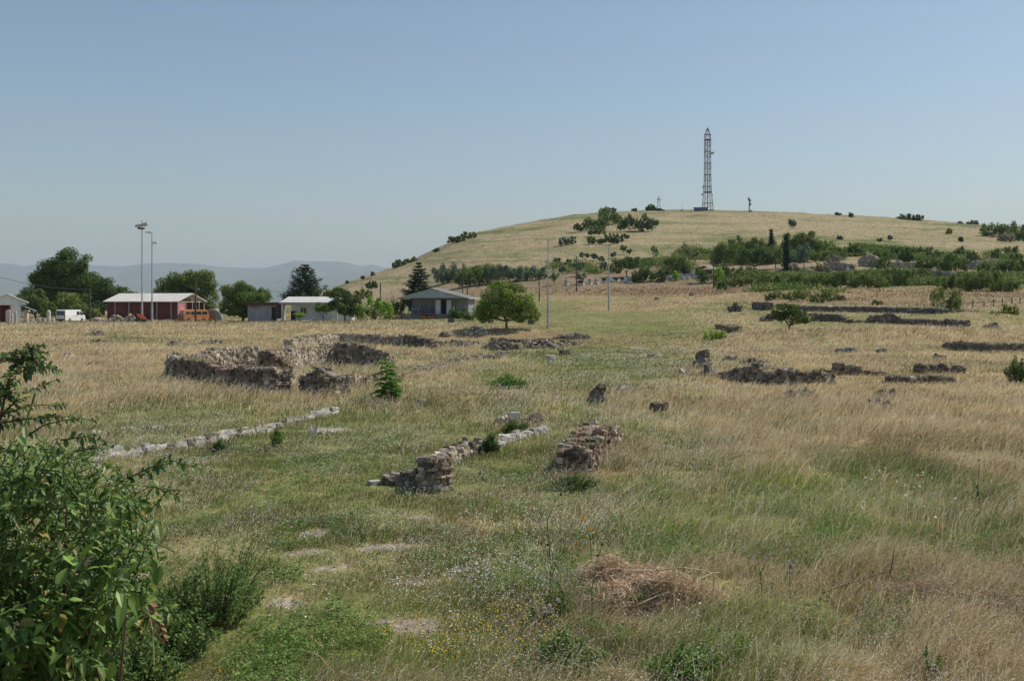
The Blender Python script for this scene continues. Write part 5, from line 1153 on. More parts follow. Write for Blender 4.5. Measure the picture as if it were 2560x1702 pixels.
def spray(m_l, m_s, pts, Yd, nl, ls, col_pal, r0=.006, both=True):
    P = np.array([at(x, y, Yd + dy) for x, y, dy in pts]); c = np.linspace(0, 1, len(P)); tt = np.linspace(0, 1, 14)
    C_ = np.stack([np.interp(tt, c, P[:, i]) for i in range(3)], 1); m_s.tube(C_, np.linspace(r0, .0015, 14), 5, col=(.13, .08, .05))
    s = np.sort(.06 + .94 * rng.random(nl)); Q = np.stack([np.interp(s, c, P[:, i]) for i in range(3)], 1); D = P[-1] - P[0]; D /= np.linalg.norm(D)
    sg = np.where(np.arange(nl) % 2 == 0, 1, -1)[:, None]; U = np.cross(D, [0, -1., .2]); U /= np.linalg.norm(U)
    A = D * .7 + U * sg + rng.normal(0, .35, (nl, 3)); ln = ls * (.6 + .7 * rng.random(nl)) * (1.2 - .6 * s)
    bigleaf(m_l, Q, A, np.array([0.1, -.35, .9]) + rng.normal(0, .35, (nl, 3)), ln, ln * .55, .1 + .4 * rng.random(nl), leafcol(nl, col_pal))
sapling()
def elm():
    base = ground(-60, 5.6); r = thing('elm_shrub', 'slender shrub with long arching leafy sprays at the left edge', 'shrub', base); lf, st = MB(), MB()
    pal = [(.09,.165,.045),(.13,.22,.05),(.07,.13,.035),(.17,.26,.06)]
    a = at(-20, 1260, 5.5); st.tube([base, at(-40, 1500, 5.6), a, at(0, 1050, 5.5), at(22, 945, 5.5)], [.02, .016, .012, .008, .004], 7, col=(.14, .06, .04))
    for pts, nl, ls in [([(10,1030,0),(60,985,0),(110,960,.1),(150,948,.1)],44,.035),([(-10,1040,0),(50,1022,0),(90,1012,.1),(168,1014,.1)],46,.035),([(-20,1060,0),(60,1048,0),(150,1040,.1),(242,1052,.2)],80,.034),
                        ([(60,1095,0),(110,1062,0),(160,1050,0),(200,1046,0)],30,.03),([(22,1000,0),(24,960,0),(26,925,0)],16,.055),([(-10,985,0),(10,965,0),(30,958,0)],12,.05),([(-30,1010,0),(0,1000,0),(34,990,0)],12,.06),([(20,960,0),(35,945,0),(48,955,0)],8,.05),
                        ([(150,1100,0),(220,1090,0),(280,1108,.1)],40,.035),([(180,1130,.1),(230,1120,.1),(288,1114,.1)],30,.035),
                        ([(260,1230,.4),(330,1190,.4),(420,1148,.4),(500,1172,.4)],46,.06),([(300,1250,.3),(380,1215,.3),(440,1238,.3)],24,.06),([(350,1190,.5),(400,1165,.5),(440,1150,.5)],20,.05)]:
        spray(lf, st, pts, 5.5, nl, ls, pal)
    for i in range(34):      # the leafy head at the upper left
        x = random.uniform(8, 112); y = 852 + 28 * random.random() + abs(x - 60) * .25 + random.random() * 45
        x2 = x + random.uniform(-6, 26); y2 = y - random.uniform(4, 14); spray(lf, st, [(x - 12, y + 14, 0), (x, y, .05), (x2, y2, .05)], 6.2, 12, .034, pal, .003)
    for pts in [[(40,935,0),(90,915,0),(150,925,0)],[(60,925,0),(100,900,0),(152,930,.05)],[(-10,1000,.3),(20,940,.4),(50,880,.5)],[(20,940,.4),(70,900,.5),(100,870,.5)]]: spray(lf, st, pts, 6.0, 30, .045, pal, .005)
    lf.build('leaves', LEAFG, r); st.build('stems', BARK, r)
elm()
def thicket(name, lab, px, y0, y1, w, pal, ls, nst, nl, Y=None, lean=.3, cat='shrub'):
    b = gp(px, y1) if Y is None else ground(px, Y); mpp = b[1] / F; r = thing(name, lab, cat, b); lf, st = MB(), MB(); h = (y1 - y0) * mpp
    for i in range(nst):
        a = random.random() * 6.283; rr = random.random() ** .6 * w / 2 * mpp; f = 1 - .55 * (rr / (w / 2 * mpp)) ** 2
        p0 = b + [rr * .35 * math.cos(a), rr * .35 * math.sin(a), -.02]; p2 = b + [rr * math.cos(a) + lean * h * .2, rr * math.sin(a) * .8, h * f * random.uniform(.55, 1)]
        p1 = (p0 + p2) / 2 + [0, 0, h * .08]; st.tube([p0, p1, p2], [.006, .004, .0015], 4, col=(.14, .11, .06))
        s = .15 + .85 * rng.random(nl); Q = p0 + (p2 - p0) * s[:, None] + rng.normal(0, .02, (nl, 3)); A = rdir(nl) + (p2 - p0) / np.linalg.norm(p2 - p0) * .6
        ln = ls * (.6 + .8 * rng.random(nl)); bigleaf(lf, Q, A, rdir(nl) * .6 + [0, 0, 1.], ln, ln * .5, .3 * rng.random(nl), leafcol(nl, pal))
    lf.build('leaves', LEAF, r); st.build('stems', BARK, r); return r
GR = [(.13,.21,.06),(.17,.25,.075),(.20,.27,.095),(.10,.17,.05)]
BR = [(.14,.26,.05),(.19,.31,.07),(.11,.20,.045)]; MD = [(.10,.17,.05),(.14,.20,.07),(.08,.13,.04)]
for px_, y0_, y1_, w_, pl_, ls_, nst_, nl_, lab in [(2545,880,958,90,MD,.10,50,60,'olive weeds at the right edge of the straw field'),(1225,1082,1138,50,MD,.05,46,60,'dark shrub growing on the rubble of the pier wall'),
    (1290,1048,1092,95,MD,.05,70,50,'low green growth on the mortar footing'),(1268,940,972,110,BR,.10,60,40,'bright low weeds in the middle meadow'),(1266,915,966,18,BR,.07,8,40,'upright leafy weed above the bright low weeds'),
    (545,1094,1128,44,MD,.05,40,40,'green weeds against the kerb'),(690,1060,1116,34,BR,.05,22,50,'tall pale weed growing over the kerb'),(735,938,958,16,BR,.07,12,30,'small ivy tuft on the ruin corner'),(1440,1178,1226,150,MD,.045,60,40,'dark green weeds in front of the squat brick wall')]:
    thicket('weed_clump', lab, px_, y0_, y1_, w_, pl_, ls_, nst_, nl_, cat='weeds')
thicket('wild_shrub', 'feathery green shrub just right of the pokeweed bush', 545, 1335, 1570, 230, GR, .035, 60, 70)
thicket('wild_shrub', 'thin spiky shrub leaning right behind the feathery shrub', 590, 1285, 1500, 120, GR, .028, 20, 40, lean=1.2)
thicket('bramble', 'low tangle of brambles under the pokeweed bush', 400, 1480, 1650, 300, GR, .05, 110, 40)
thicket('bramble', 'dark leafy bramble in the bottom left corner gap', 330, 1580, 1740, 260, GR, .05, 100, 40)
thicket('bramble', 'leafy green tangle right of the pokeweed at mid height', 450, 1400, 1570, 180, GR, .045, 70, 44)
thicket('weed_clump', 'coarse green weeds in front of the left end of the straw pile', 1400, 1560, 1690, 240, GR, .05, 80, 30, cat='weeds')
thicket('weed_clump', 'fresh green weeds at the bottom edge right of the straw pile', 1720, 1600, 1700, 260, BR, .05, 70, 24, cat='weeds')
thicket('weed_clump', 'dusty green weeds among thistle heads left of the straw pile', 1370, 1450, 1580, 120, GR, .04, 40, 34, cat='weeds')
def withered():
    b = ground(360, 7.0); r = thing('withered_stalk', 'withered stalk with curled brown leaves beside the pokeweed', 'dead plant', b); lf, st = MB(), MB(); pal = [(.36,.22,.13),(.28,.16,.10),(.42,.28,.17)]
    for pts, nl in [([(355,1600,0),(372,1540,0),(365,1490,0),(330,1490,0)],26),([(365,1492,0),(395,1550,0),(412,1600,0)],26),([(340,1490,0),(325,1530,0)],16),([(345,1540,0),(340,1590,0)],12)]: spray(lf, st, pts, 6.4, nl, .05, pal, .006)
    lf.build('leaves', LEAF, r); st.build('stems', BARK, r)
withered()
def dry_stem(lab, chains, Yd, col=(.48,.36,.22), r0=.006):
    b = at(chains[0][0][0], chains[0][0][1], Yd); m = MB()
    for ch in chains:
        P = np.array([at(x, y, Yd + (c[0] if c else 0)) for x, y, *c in ch]); k = np.linspace(0, 1, len(P)); tt = np.linspace(0, 1, max(6, 3 * len(P))); Q = np.stack([np.interp(tt, k, P[:, i]) for i in range(3)], 1)
        m.tube(Q, np.linspace(r0, r0 * .4, len(Q)), 6, col=np.array(col))
    tag(m.build('dead_stalk', mat_col('dry_stalk', .8, ((20, .75, 1.2),)), loc=b), lab, 'dead stalk')
dry_stem('forked dry stem in the grass at the bottom left of centre', [[(870,1715),(830,1675),(800,1640),(780,1630),(745,1622)],[(845,1680),(850,1640),(875,1610)],[(800,1640),(770,1650)]], 10.2)
dry_stem('thin bent straw stem below the pokeweed bush', [[(385,1660),(382,1580),(372,1530),(362,1495)]], 6.3, r0=.004)
# dead branches at the lower right
def twig(lab, chains, px, py, r0=.010, col=(.20,.13,.085)):
    Yd = gp(px, py)[1]; b = gp(px, py); m = MB()
    for ch in chains:
        P = np.array([at(x, y, Yd + (c[0] if c else 0)) for x, y, *c in ch]); m.tube(P, np.linspace(r0, r0 * .5, len(P)), 7, col=np.array(col))
    tag(m.build('dead_branch', mat_col('dry_stalk', .8, ((20, .75, 1.2),)), loc=b), lab, 'dead branch')
twig('long dark dead branch slanting across the lower right grass', [[(2055,1482),(2110,1462),(2180,1440),(2235,1422)],[(2228,1424),(2236,1372)],[(2225,1424),(2230,1450)]], 2150, 1500)
twig('dark dead twig with hooked ends below the long branch', [[(2180,1475),(2240,1470),(2350,1464)],[(2290,1468),(2300,1455)],[(2260,1468),(2256,1500)],[(2305,1466),(2308,1490)]], 2250, 1520, .007)
twig('pale bent stick standing in the lower right grass', [[(2134,1502),(2145,1475),(2164,1452)]], 2140, 1530, .012, (.50,.36,.22))
twig('pale leaning stick at the lower right', [[(2300,1580),(2350,1518)]], 2310, 1590, .008, (.48,.36,.23))
twig('short pale stick above the long dark branch', [[(2264,1465),(2275,1435)]], 2268, 1480, .009, (.5,.38,.24))

# straw pile
def straw_pile(cx_, cy_, rxp, hp, n, name, lab, main=True):
    c = gp(cx_, cy_); r = thing(name, lab, 'straw pile', c); m = MB(); mpp = c[1] / F
    rx, ry, hh = rxp * mpp, .65, hp * mpp
    d = rdir(n); d[:, 2] = np.abs(d[:, 2]); wob = .3 + 1.3 * fbm(d[:, 0] * 2 + 5, d[:, 1] * 2 + d[:, 2] + 2, 3, 3)
    P = c + [0, ry * .2, -.05] + d * np.array([rx, ry, hh]) * (wob * (.72 + .36 * rng.random(n)))[:, None]
    A = np.cross(d, rdir(n)); A += [.5, 0, 0] * np.sign(rng.normal(size=(n, 1))); A /= np.linalg.norm(A, axis=1, keepdims=True); ln = .06 + .18 * rng.random(n); w = .0028 + .0025 * rng.random(n)
    N = np.cross(A, rdir(n)); N /= np.linalg.norm(N, axis=1, keepdims=True)
    pal = np.array([(.62,.46,.30),(.52,.38,.24),(.70,.55,.38),(.43,.30,.19),(.78,.64,.46)]); col = pal[rng.integers(0, 5, n)] * (1 if main else .72)
    k = 4; V = []; S = np.cross(N, A); bend = rng.normal(0, .22, n) * ln
    for t in np.linspace(0, 1, k):
        q = P + A * (ln * (t - .5))[:, None] + N * (bend * 4 * t * (1 - t))[:, None]; V += [q - S * w[:, None], q + S * w[:, None]]
    V = np.stack(V, 1); b = (np.arange(n) * 2 * k)[:, None]; q = np.concatenate([b + np.array([2 * i, 2 * i + 1, 2 * i + 3, 2 * i + 2]) for i in range(k - 1)])
    m.add(V.reshape(-1, 3), q, col=np.repeat(col, 2 * k, 0)); 
    co = MB(); dd = rdir(1200); 
    th = np.linspace(0, 2 * math.pi, 25)[:-1]; ph_ = np.linspace(0, math.pi / 2, 8); V = np.array([[rx * .6 * math.cos(t) * math.cos(p), ry * .6 * math.sin(t) * math.cos(p), hh * .5 * math.sin(p) - .1] for p in ph_ for t in th]) + c + [0, ry * .2, 0]
    V += rng.normal(0, .02, V.shape); co.add(V, [[j * 24 + i, j * 24 + (i + 1) % 24, (j + 1) * 24 + (i + 1) % 24, (j + 1) * 24 + i] for j in range(7) for i in range(24)], col=(.22, .15, .09)); co.build('core', mat_col('dry_stalk', .8, ((20, .75, 1.2),)), r)
    m.build('straw', mat_col('straw', trans=.2), r)
    if not main: return
    st = MB()
    for ch in [[(1560,1424),(1640,1425),(1710,1418),(1760,1425),(1782,1432)],[(1782,1432),(1800,1430)],[(1780,1432),(1740,1450),(1715,1462)],[(1782,1436),(1805,1452)],[(1785,1440),(1782,1480)],[(1590,1512),(1640,1490),(1675,1478)],[(1688,1536),(1695,1490),(1702,1455)],[(1698,1440),(1697,1402)],[(1500,1386),(1538,1375)],[(1720,1432),(1744,1416)],[(1610,1448),(1700,1455)],[(1400,1505),(1430,1475)],[(1420,1560),(1432,1476)]]:
        P = np.array([at(x, y, c[1] - .35 + rng.normal(0, .05)) for x, y in ch]); st.tube(P, np.linspace(.0085, .005, len(P)), 6, col=(.55, .42, .27))
    st.build('stalks', mat_col('dry_stalk', .8, ((20, .75, 1.2),)), r)['kind'] = 'stuff'
straw_pile(1580, 1525, 160, 105, 15000, 'straw_pile', 'heap of cut brown straw in the foreground grass')
straw_pile(2440, 1570, 270, 80, 16000, 'dry_brush', 'flattened patch of dry brush at the lower right edge', False)

# thistles and flowering weeds standing singly
def weed(name, lab, chains, heads, hcol, px, py, leafn=10, hr=.018, cat='weed', leafs=.05, green=(.09,.14,.05), spread=1.0):
    b = gp(px, py); Yd = b[1]; r = thing(name, lab, cat, b); st, lf, hd = MB(), MB(), MB()
    for ch in chains:
        P = np.array([at(x, y, Yd + .05 * math.sin(i * 2 + x)) for i, (x, y) in enumerate(ch)])
        if ch is chains[0]: P = np.concatenate([[b - [0, 0, .02]], P])
        st.tube(P, np.linspace(.006, .003, len(P)), 5, col=green); k = np.linspace(0, 1, len(P)); s = rng.random(leafn); Q = np.stack([np.interp(s, k, P[:, i]) for i in range(3)], 1)
        ln = leafs * (.6 + .8 * rng.random(leafn)) * (1.3 - s); bigleaf(lf, Q, rdir(leafn) + [0, 0, .5], rdir(leafn) * .5 + [0, 0, 1.], ln, ln * .35, .3 * rng.random(leafn), leafcol(leafn, GR))
    for (x, y) in heads:
        c = at(x, y, Yd - .03); n = 60; d = rdir(n); leafquads(hd, c + d * hr * .8 * rng.random((n, 1)) ** .3, rdir(n), d, np.full(n, hr * .9), np.full(n, hr * .35), np.array([hcol]) * (1 + rng.normal(0, .15, (n, 1))))
    st.build('stem', mat_col('weed_stem', .8), r); lf.build('leaves', LEAF, r); hd.build('flower_heads', mat_col('petal', trans=.25), r)
weed('thistle', 'tall thistle with dark spent heads left of the straw pile', [[(1375,1480),(1378,1420),(1362,1355)],[(1380,1440),(1395,1395),(1435,1350)],[(1376,1400),(1368,1300),(1390,1250),(1402,1235)]], [(1354,1358),(1370,1362),(1402,1236)], (.07,.04,.035), 1378, 1600, 14)
weed('thistle', 'thistle rising in front of the left end of the straw pile', [[(1480,1470),(1490,1420),(1504,1365)]], [(1506,1360),(1493,1388)], (.06,.09,.03), 1480, 1600, 14)
weed('yellow_flower', 'tall weed with orange yellow flowers behind the straw pile', [[(1480,1400),(1475,1340),(1462,1300)],[(1476,1350),(1492,1330)]], [(1458,1292),(1463,1300),(1475,1321),(1488,1322),(1492,1335),(1478,1345),(1443,1358),(1468,1366),(1431,1372)], (.72,.36,.03), 1478, 1440, 14, .022)
weed('yellow_flower', 'thin weed with small yellow flowers further left', [[(1296,1360),(1292,1320),(1288,1292)]], [(1288,1292),(1294,1312),(1296,1324)], (.68,.52,.04), 1296, 1390, 10, .016)
weed('thistle', 'slender thistle with two pale heads right of the straw pile', [[(1905,1480),(1900,1430),(1893,1385)],[(1900,1440),(1915,1400)]], [(1893,1380),(1916,1396)], (.52,.46,.46), 1905, 1560, 12)
weed('white_thistle', 'leggy weed with round white seed heads at right centre', [[(1975,1440),(1972,1400),(1968,1380)],[(1974,1420),(1985,1402)]], [(1968,1376),(1973,1402),(1982,1412),(1987,1424),(1979,1428)], (.60,.54,.54), 1975, 1500, 10, .024)
weed('leafy_weed', 'fresh green leafy weed at the bottom right', [[(2325,1690),(2318,1650),(2316,1612)],[(2325,1690),(2345,1665),(2350,1640)]], [], (.1,.2,.05), 2325, 1720, 40, leafs=.12)
weed('spiny_weed', 'tall thin spiny weed in the dry grass at the right', [[(2450,1290),(2445,1210),(2448,1160)],[(2446,1230),(2425,1190)]], [(2448,1150)], (.10,.13,.05), 2450, 1320, 30, leafs=.07)
weed('white_thistle', 'pale puffed seed heads clustered near the bottom centre', [[(1370,1600),(1368,1540)],[(1370,1590),(1395,1510)]], [(1362,1520),(1374,1512),(1368,1530),(1380,1524),(1396,1500),(1355,1535),(1278,1553),(1280,1560),(1283,1606),(1247,1606)], (.60,.52,.48), 1370, 1620, 8, .026)
weed('yellow_flower', 'yellow flower tuft between withered stalk and pokeweed', [[(350,1560),(345,1530)]], [(342,1530),(350,1518),(356,1528),(346,1538),(372,1626),(362,1632),(377,1628)], (.75,.55,.03), 350, 1640, 8, .016)

# low scrub filling the ground between the shrubs below the hill
def undergrowth():
    m = MB(); n = 0
    for cx, cy_, rx, ry, k in [(1980,702,230,13,.8),(2200,702,200,15,.9),(2440,706,120,16,1.1),(2300,644,260,12,.7),(2520,668,70,20,.9),(1860,640,170,22,.8),(2000,640,100,22,.8),(2120,630,140,10,.7),(2000,740,110,10,.5),(1220,688,140,10,.9),(1660,672,90,14,.5),(1480,672,120,14,.25)]:
        N_ = int(900 * k * rx * ry / 2400); a = rng.random(N_) * 6.283; r = np.sqrt(rng.random(N_)); px = cx + rx * r * np.cos(a); py = cy_ + ry * r * np.sin(a)
        Yv = np.array([yhit(p, q) for p, q in zip(px, py)]); X = (px - 1280) / F * Yv; kp = fbm(X * .12, Yv * .1, 131, 3) > .49; X, Yv = X[kp], Yv[kp]
        C0 = np.stack([X, Yv, gz(X, Yv) + .1], 1); h = .3 + 3.0 * (fbm(X * .25, Yv * .25, 133, 3)) ** 2; L_ = 34; P = np.repeat(C0, L_, 0); hh = np.repeat(h, L_)
        P = P + np.stack([rng.normal(0, .9, len(P)), rng.normal(0, .9, len(P)), hh * rng.random(len(P)) ** .7], 1)
        N2 = rdir(len(P)) + [0, 0, .6]; N2 /= np.linalg.norm(N2, axis=1, keepdims=True); leafquads(m, P, N2, rdir(len(P)), np.full(len(P), .48) * (.6 + .8 * rng.random(len(P))), np.full(len(P), .3), np.where(np.repeat(fbm(X * .15, Yv * .12, 137, 2) > .5, L_)[:, None], palette('mid', len(P)), palette('olive', len(P))))
    tag(m.build('scrub', LEAF), 'low tangled scrub covering the ground below the hill', 'scrub', kind='stuff')
undergrowth()
# ---------------------------------------------------------------- grass and small flowers
DRY = np.array([(.70,.56,.31),(.60,.46,.24),(.78,.66,.41),(.50,.36,.18),(.66,.50,.26),(.84,.74,.52)])
RED = np.array([(.36,.23,.14),(.30,.18,.11),(.44,.30,.18)])
GRN = np.array([(.22,.265,.08),(.175,.22,.06),(.28,.31,.115),(.32,.33,.15),(.15,.195,.055)])
YGR = np.array([(.30,.40,.075),(.36,.42,.08),(.24,.36,.06)])
def sample(n, Y0, Y1, u=.60, p=0.0):
    t = rng.random(n)
    Y = np.exp(math.log(Y0) + (math.log(Y1) - math.log(Y0)) * t)
    return rng.uniform(-u, u, n) * Y, Y
def blades(m, B, h, lean, w, col, seg=True):
    n = len(B); a = rng.random(n) * math.pi; S = np.stack([np.cos(a), np.sin(a) * .6, 0 * a], 1) * (w / 2)[:, None]
    mid = B + np.concatenate([lean * .3, h[:, None] * .55], 1); tip = B + np.concatenate([lean, (h * np.sqrt(np.clip(1 - (np.hypot(lean[:, 0], lean[:, 1]) / (h + 1e-6)) ** 2 * .4, .2, 1)))[:, None]], 1)
    if seg:
        V = np.stack([B - S, B + S, mid - S * .8, mid + S * .8, tip], 1).reshape(-1, 3); b = (np.arange(n) * 5)[:, None]
        m.add(V, b + np.array([0, 1, 3, 2]), b + np.array([2, 3, 4]), col=np.repeat(col, 5, 0))
    else:
        V = np.stack([B - S, B + S, tip], 1).reshape(-1, 3); b = (np.arange(n) * 3)[:, None]; m.add(V, None, b + np.array([0, 1, 2]), col=np.repeat(col, 3, 0))
    return tip
GM = mat_col('grass_blade', trans=.32)
def grass(n, Y0, Y1, md, mg, seg, wk=.00062, wmin=.0035, hs=1.0, headm=None):
    X, Y = sample(n, Y0, Y1); d = np.hypot(X, Y)
    dry, hg, bare, brown, yel = zone(X, Y)
    clump = fbm(X * 1.1, Y * 1.1, 91, 3); big = fbm(X * .3, Y * .25, 95, 3)
    keep = rng.random(n) > bare * .93; keep &= rng.random(n) < (.35 + 1.5 * sm(.3, .62, clump)); keep &= ~((hg < .12) & (rng.random(n) < .3))
    X, Y, dry, hg, brown, yel, clump, big = [q[keep] for q in (X, Y, dry, hg, brown, yel, clump, big)]; n = len(X)
    B = np.stack([X, Y, gz(X, Y) - .01], 1)
    isd = rng.random(n) < np.clip(dry * 1.05 + (big - .5) * .5 * (.3 + .8 * dry), .04, .98)
    h = hg * (.35 + .75 * rng.random(n)) * np.where(Y < 30, .25 + 2.2 * clump ** 1.7, .55 + .9 * clump) * np.where(isd, 1.15, .85) * hs
    wind = .28 + .5 * fbm(X * .18 + 4, Y * .12, 97, 3)
    lean = np.stack([wind * np.where(isd, 1.25, .35) + rng.normal(0, .42, n), rng.normal(-.05, .42, n)], 1) * h[:, None]
    w = np.maximum(wmin, wk * Y) * (.6 + .8 * rng.random(n))
    val = (.62 + .76 * fbm(X * .5, Y * .3, 99, 3)[:, None]) * (1 + rng.normal(0, .2, (n, 1))).clip(.5, 1.6)
    cd = DRY[rng.integers(0, len(DRY), n)]; isr = rng.random(n) < np.maximum(brown * .9, .22 * (fbm(X * .22, Y * .1, 98, 3) > .52)); cd = np.where(isr[:, None], RED[rng.integers(0, 3, n)], cd)
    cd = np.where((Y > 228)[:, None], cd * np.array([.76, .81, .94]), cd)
    cg = GRN[rng.integers(0, len(GRN), n)]; cg = np.where((rng.random(n) < yel)[:, None], YGR[rng.integers(0, 3, n)], cg)
    tip = None
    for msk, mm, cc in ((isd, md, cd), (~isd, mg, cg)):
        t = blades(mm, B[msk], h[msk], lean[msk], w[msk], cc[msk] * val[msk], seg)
        if headm is not None and mm is md:
            k = (rng.random(len(t)) < .42) & (hg[msk] > .2); t = t[k]; nn = len(t); Yk = t[:, 1]
            s = np.maximum(.010, .00055 * Yk) * (.7 + .7 * rng.random(nn)); ax = np.stack([rng.normal(.5, .3, nn), rng.normal(0, .3, nn), rng.normal(-.3, .5, nn)], 1)
            leafquads(headm, t, rdir(nn), ax, s * 2.0, s * .62, np.array([(.80,.74,.60)]) * (1 + rng.normal(0, .18, (nn, 1))).clip(.5, 1.4))
mdn, mgn, hdn = MB(), MB(), MB()
grass(380000, 8.2, 26, mdn, mgn, True, headm=hdn)
grass(260000, 24, 75, mdn, mgn, True, headm=hdn)
grass(170000, 70, 170, mdn, mgn, False, wk=.0008, headm=hdn)
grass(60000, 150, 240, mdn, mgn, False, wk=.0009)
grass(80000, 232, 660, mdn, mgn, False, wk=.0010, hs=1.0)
tag(mdn.build('dry_grass', GM), 'sunburnt straw coloured grass blown to the right', 'dry grass', kind='stuff')
tag(mgn.build('green_grass', GM), 'green meadow grass growing between the ruins', 'grass', kind='stuff')
tag(hdn.build('grass_seed_heads', mat_col('seed_head', trans=.35)), 'pale nodding seed heads on the dry grass', 'seed heads', kind='stuff')
# small flowers
PET = mat_col('petal', trans=.25)
def discs(m, P, r, col, tilt=.35, k=6, lift=.12):
    n = len(P); N = rng.normal(0, tilt, (n, 3)) + [0, -.15, 1.]; N /= np.linalg.norm(N, axis=1, keepdims=True); U = np.cross(N, rdir(n)); U /= np.linalg.norm(U, axis=1, keepdims=True); W_ = np.cross(N, U)
    V = [P - N * (r * lift)[:, None]] + [P + (U * math.cos(a) + W_ * math.sin(a)) * (r * (.85 + .3 * rng.random(n)))[:, None] for a in np.linspace(0, 2 * math.pi, k + 1)[:-1]]
    V = np.stack(V, 1).reshape(-1, 3); b = (np.arange(n) * (k + 1))[:, None]; m.add(V, None, np.concatenate([b + np.array([0, 1 + i, 1 + (i + 1) % k]) for i in range(k)]), col=np.repeat(col, k + 1, 0))
def flowers(n, Y0, Y1, dens, col, r, hk=.9, cl=(.5, .62), seed=111):
    X, Y = sample(n, Y0, Y1); px = pxof(X, Y); py = HZ - F * height(px, Y) / Y; w = dens(px, py) * sm(cl[0], cl[1], fbm(X * .7, Y * .35, seed, 3)) * 1.6
    k = rng.random(n) < w; X, Y = X[k], Y[k]; _, hg, bare, _, _ = zone(X, Y); h = np.clip(hg, .09, .4) * hk * (.7 + .5 * rng.random(len(X)))
    P = np.stack([X, Y, gz(X, Y) + h], 1); rr = np.maximum(r, .00034 * Y) * (.6 + .8 * rng.random(len(X)))
    discs(m_, P, rr, np.array([col]) * (1 + rng.normal(0, .10, (len(X), 1))).clip(.6, 1.2)); return P
def blob(cx, cy_, rx, ry): return lambda px, py: np.exp(-((px - cx) / rx) ** 2 - ((py - cy_) / ry) ** 2)
def mix(*f): return lambda px, py: np.clip(sum(g(px, py) for g in f), 0, 1)
meadow = mix(blob(1000,1180,650,160), blob(600,1200,380,130), blob(1450,1180,300,160), blob(1600,900,200,70), blob(1250,1350,260,200))
m_ = MB()
flowers(230000, 8.5, 75, meadow, (.66,.62,.58), .0065, 1.15, (.40,.56))
flowers(60000, 8.5, 40, mix(blob(1250,1380,230,120), blob(1560,1230,160,60), blob(1150,1500,300,140)), (.70,.70,.62), .0095, 1.15, (.42,.56), 113)
tag(m_.build('white_flowers', PET), 'tiny white flower heads scattered through the green meadow', 'wild flowers', kind='stuff')
m_ = MB(); flowers(22000, 8.5, 16, mix(blob(700,1620,420,90), blob(420,1560,160,120), blob(1300,1640,260,60), blob(850,1400,260,60)), (.66,.48,.04), .008, 1.1, (.5, .62), 117)
tag(m_.build('yellow_flowers', PET), 'small yellow flowers low in the foreground grass', 'wild flowers', kind='stuff')
m_ = MB(); P = flowers(1500, 11, 20, mix(blob(2250,1290,170,60)), (.66,.68,.56), .022, 1.35, (.35, .5), 119)
tag(m_.build('wild_carrot_umbels', PET), 'flat white umbels standing above the right foreground grass', 'wild flowers', kind='stuff')
m_ = MB(); X, Y = sample(5200, 9, 18); px = pxof(X, Y); py = HZ - F * height(px, Y) / Y; k = rng.random(len(X)) < mix(blob(2350,1430,190,90), blob(1980,1430,110,90), blob(1920,1300,80,60), blob(1350,1560,90,70))(px, py) * sm(.45, .62, fbm(X * 1.2, Y * .6, 121, 3)) * .8
X, Y = X[k], Y[k]; _, hg, _, _, _ = zone(X, Y); C0 = np.stack([X, Y, gz(X, Y) + hg * (.8 + .3 * rng.random(len(X)))], 1)
n = 26; P = np.repeat(C0, n, 0); d = rdir(len(P)); leafquads(m_, P + d * .010, rdir(len(P)), d, np.full(len(P), .013), np.full(len(P), .006), np.array([(.60,.53,.52)]) * (1 + rng.normal(0, .12, (len(P), 1))))
tag(m_.build('thistle_down', PET), 'round pinkish white seed puffs in the right foreground', 'seed puffs', kind='stuff')
# loose straws lying and arching among the foreground grass
m_ = MB(); X, Y = sample(16000, 9, 20); px = pxof(X, Y); py = HZ - F * height(px, Y) / Y
k = rng.random(len(X)) < mix(blob(2450,1500,260,160), blob(1350,1600,170,110), blob(1950,1560,200,120), blob(2200,1250,420,90), blob(1580,1500,260,80))(px, py) * .7; X, Y = X[k], Y[k]; n = len(X)
B = np.stack([X, Y, gz(X, Y) + .02], 1); a = rng.random(n) * 6.28; ln = .35 + .45 * rng.random(n); L1 = np.stack([np.cos(a), np.sin(a)], 1) * (ln * .75)[:, None]
blades(m_, B, ln * .75, L1, np.full(n, .006), np.array([(.56,.45,.29)]) * (1 + rng.normal(0, .15, (n, 1))))
tag(m_.build('loose_straws', GM), 'long loose straws arching through the foreground grass', 'straw', kind='stuff')

# tall pale stalks standing above the rest
mt_, mh_ = MB(), MB(); X, Y = sample(90000, 8.6, 60); px = pxof(X, Y); py = HZ - F * height(px, Y) / Y; dry, hg, bare, _, _ = zone(X, Y)
k = rng.random(len(X)) < np.clip((hg - .16) * 3.2, 0, 1) * sm(.42, .60, fbm(X * .6, Y * .4, 141, 3)) * np.clip(dry + .35, 0, 1); X, Y, hg = X[k], Y[k], hg[k]; n = len(X)
B = np.stack([X, Y, gz(X, Y)], 1); h = (.28 + .62 * hg) * (.7 + .6 * rng.random(n)); lean = np.stack([rng.normal(.42, .24, n), rng.normal(0, .18, n)], 1) * h[:, None]
t = blades(mt_, B, h, lean, np.maximum(.0045, .0005 * Y), np.array([(.78,.66,.42)]) * (1 + rng.normal(0, .2, (n, 1))).clip(.5, 1.5))
for q in range(5):
    s_ = np.maximum(.013, .0006 * Y) * (.7 + .6 * rng.random(n)); off = lean * (-.06 * q); P = t + np.concatenate([off + rng.normal(0, .012, (n, 2)), -(h * .055 * q)[:, None]], 1)
    leafquads(mh_, P, rdir(n), np.array([[.35, 0, .2]]) + rng.normal(0, .4, (n, 3)), s_ * 1.9, s_ * .5, np.array([(.82,.74,.56)]) * (1 + rng.normal(0, .15, (n, 1))).clip(.5, 1.3))
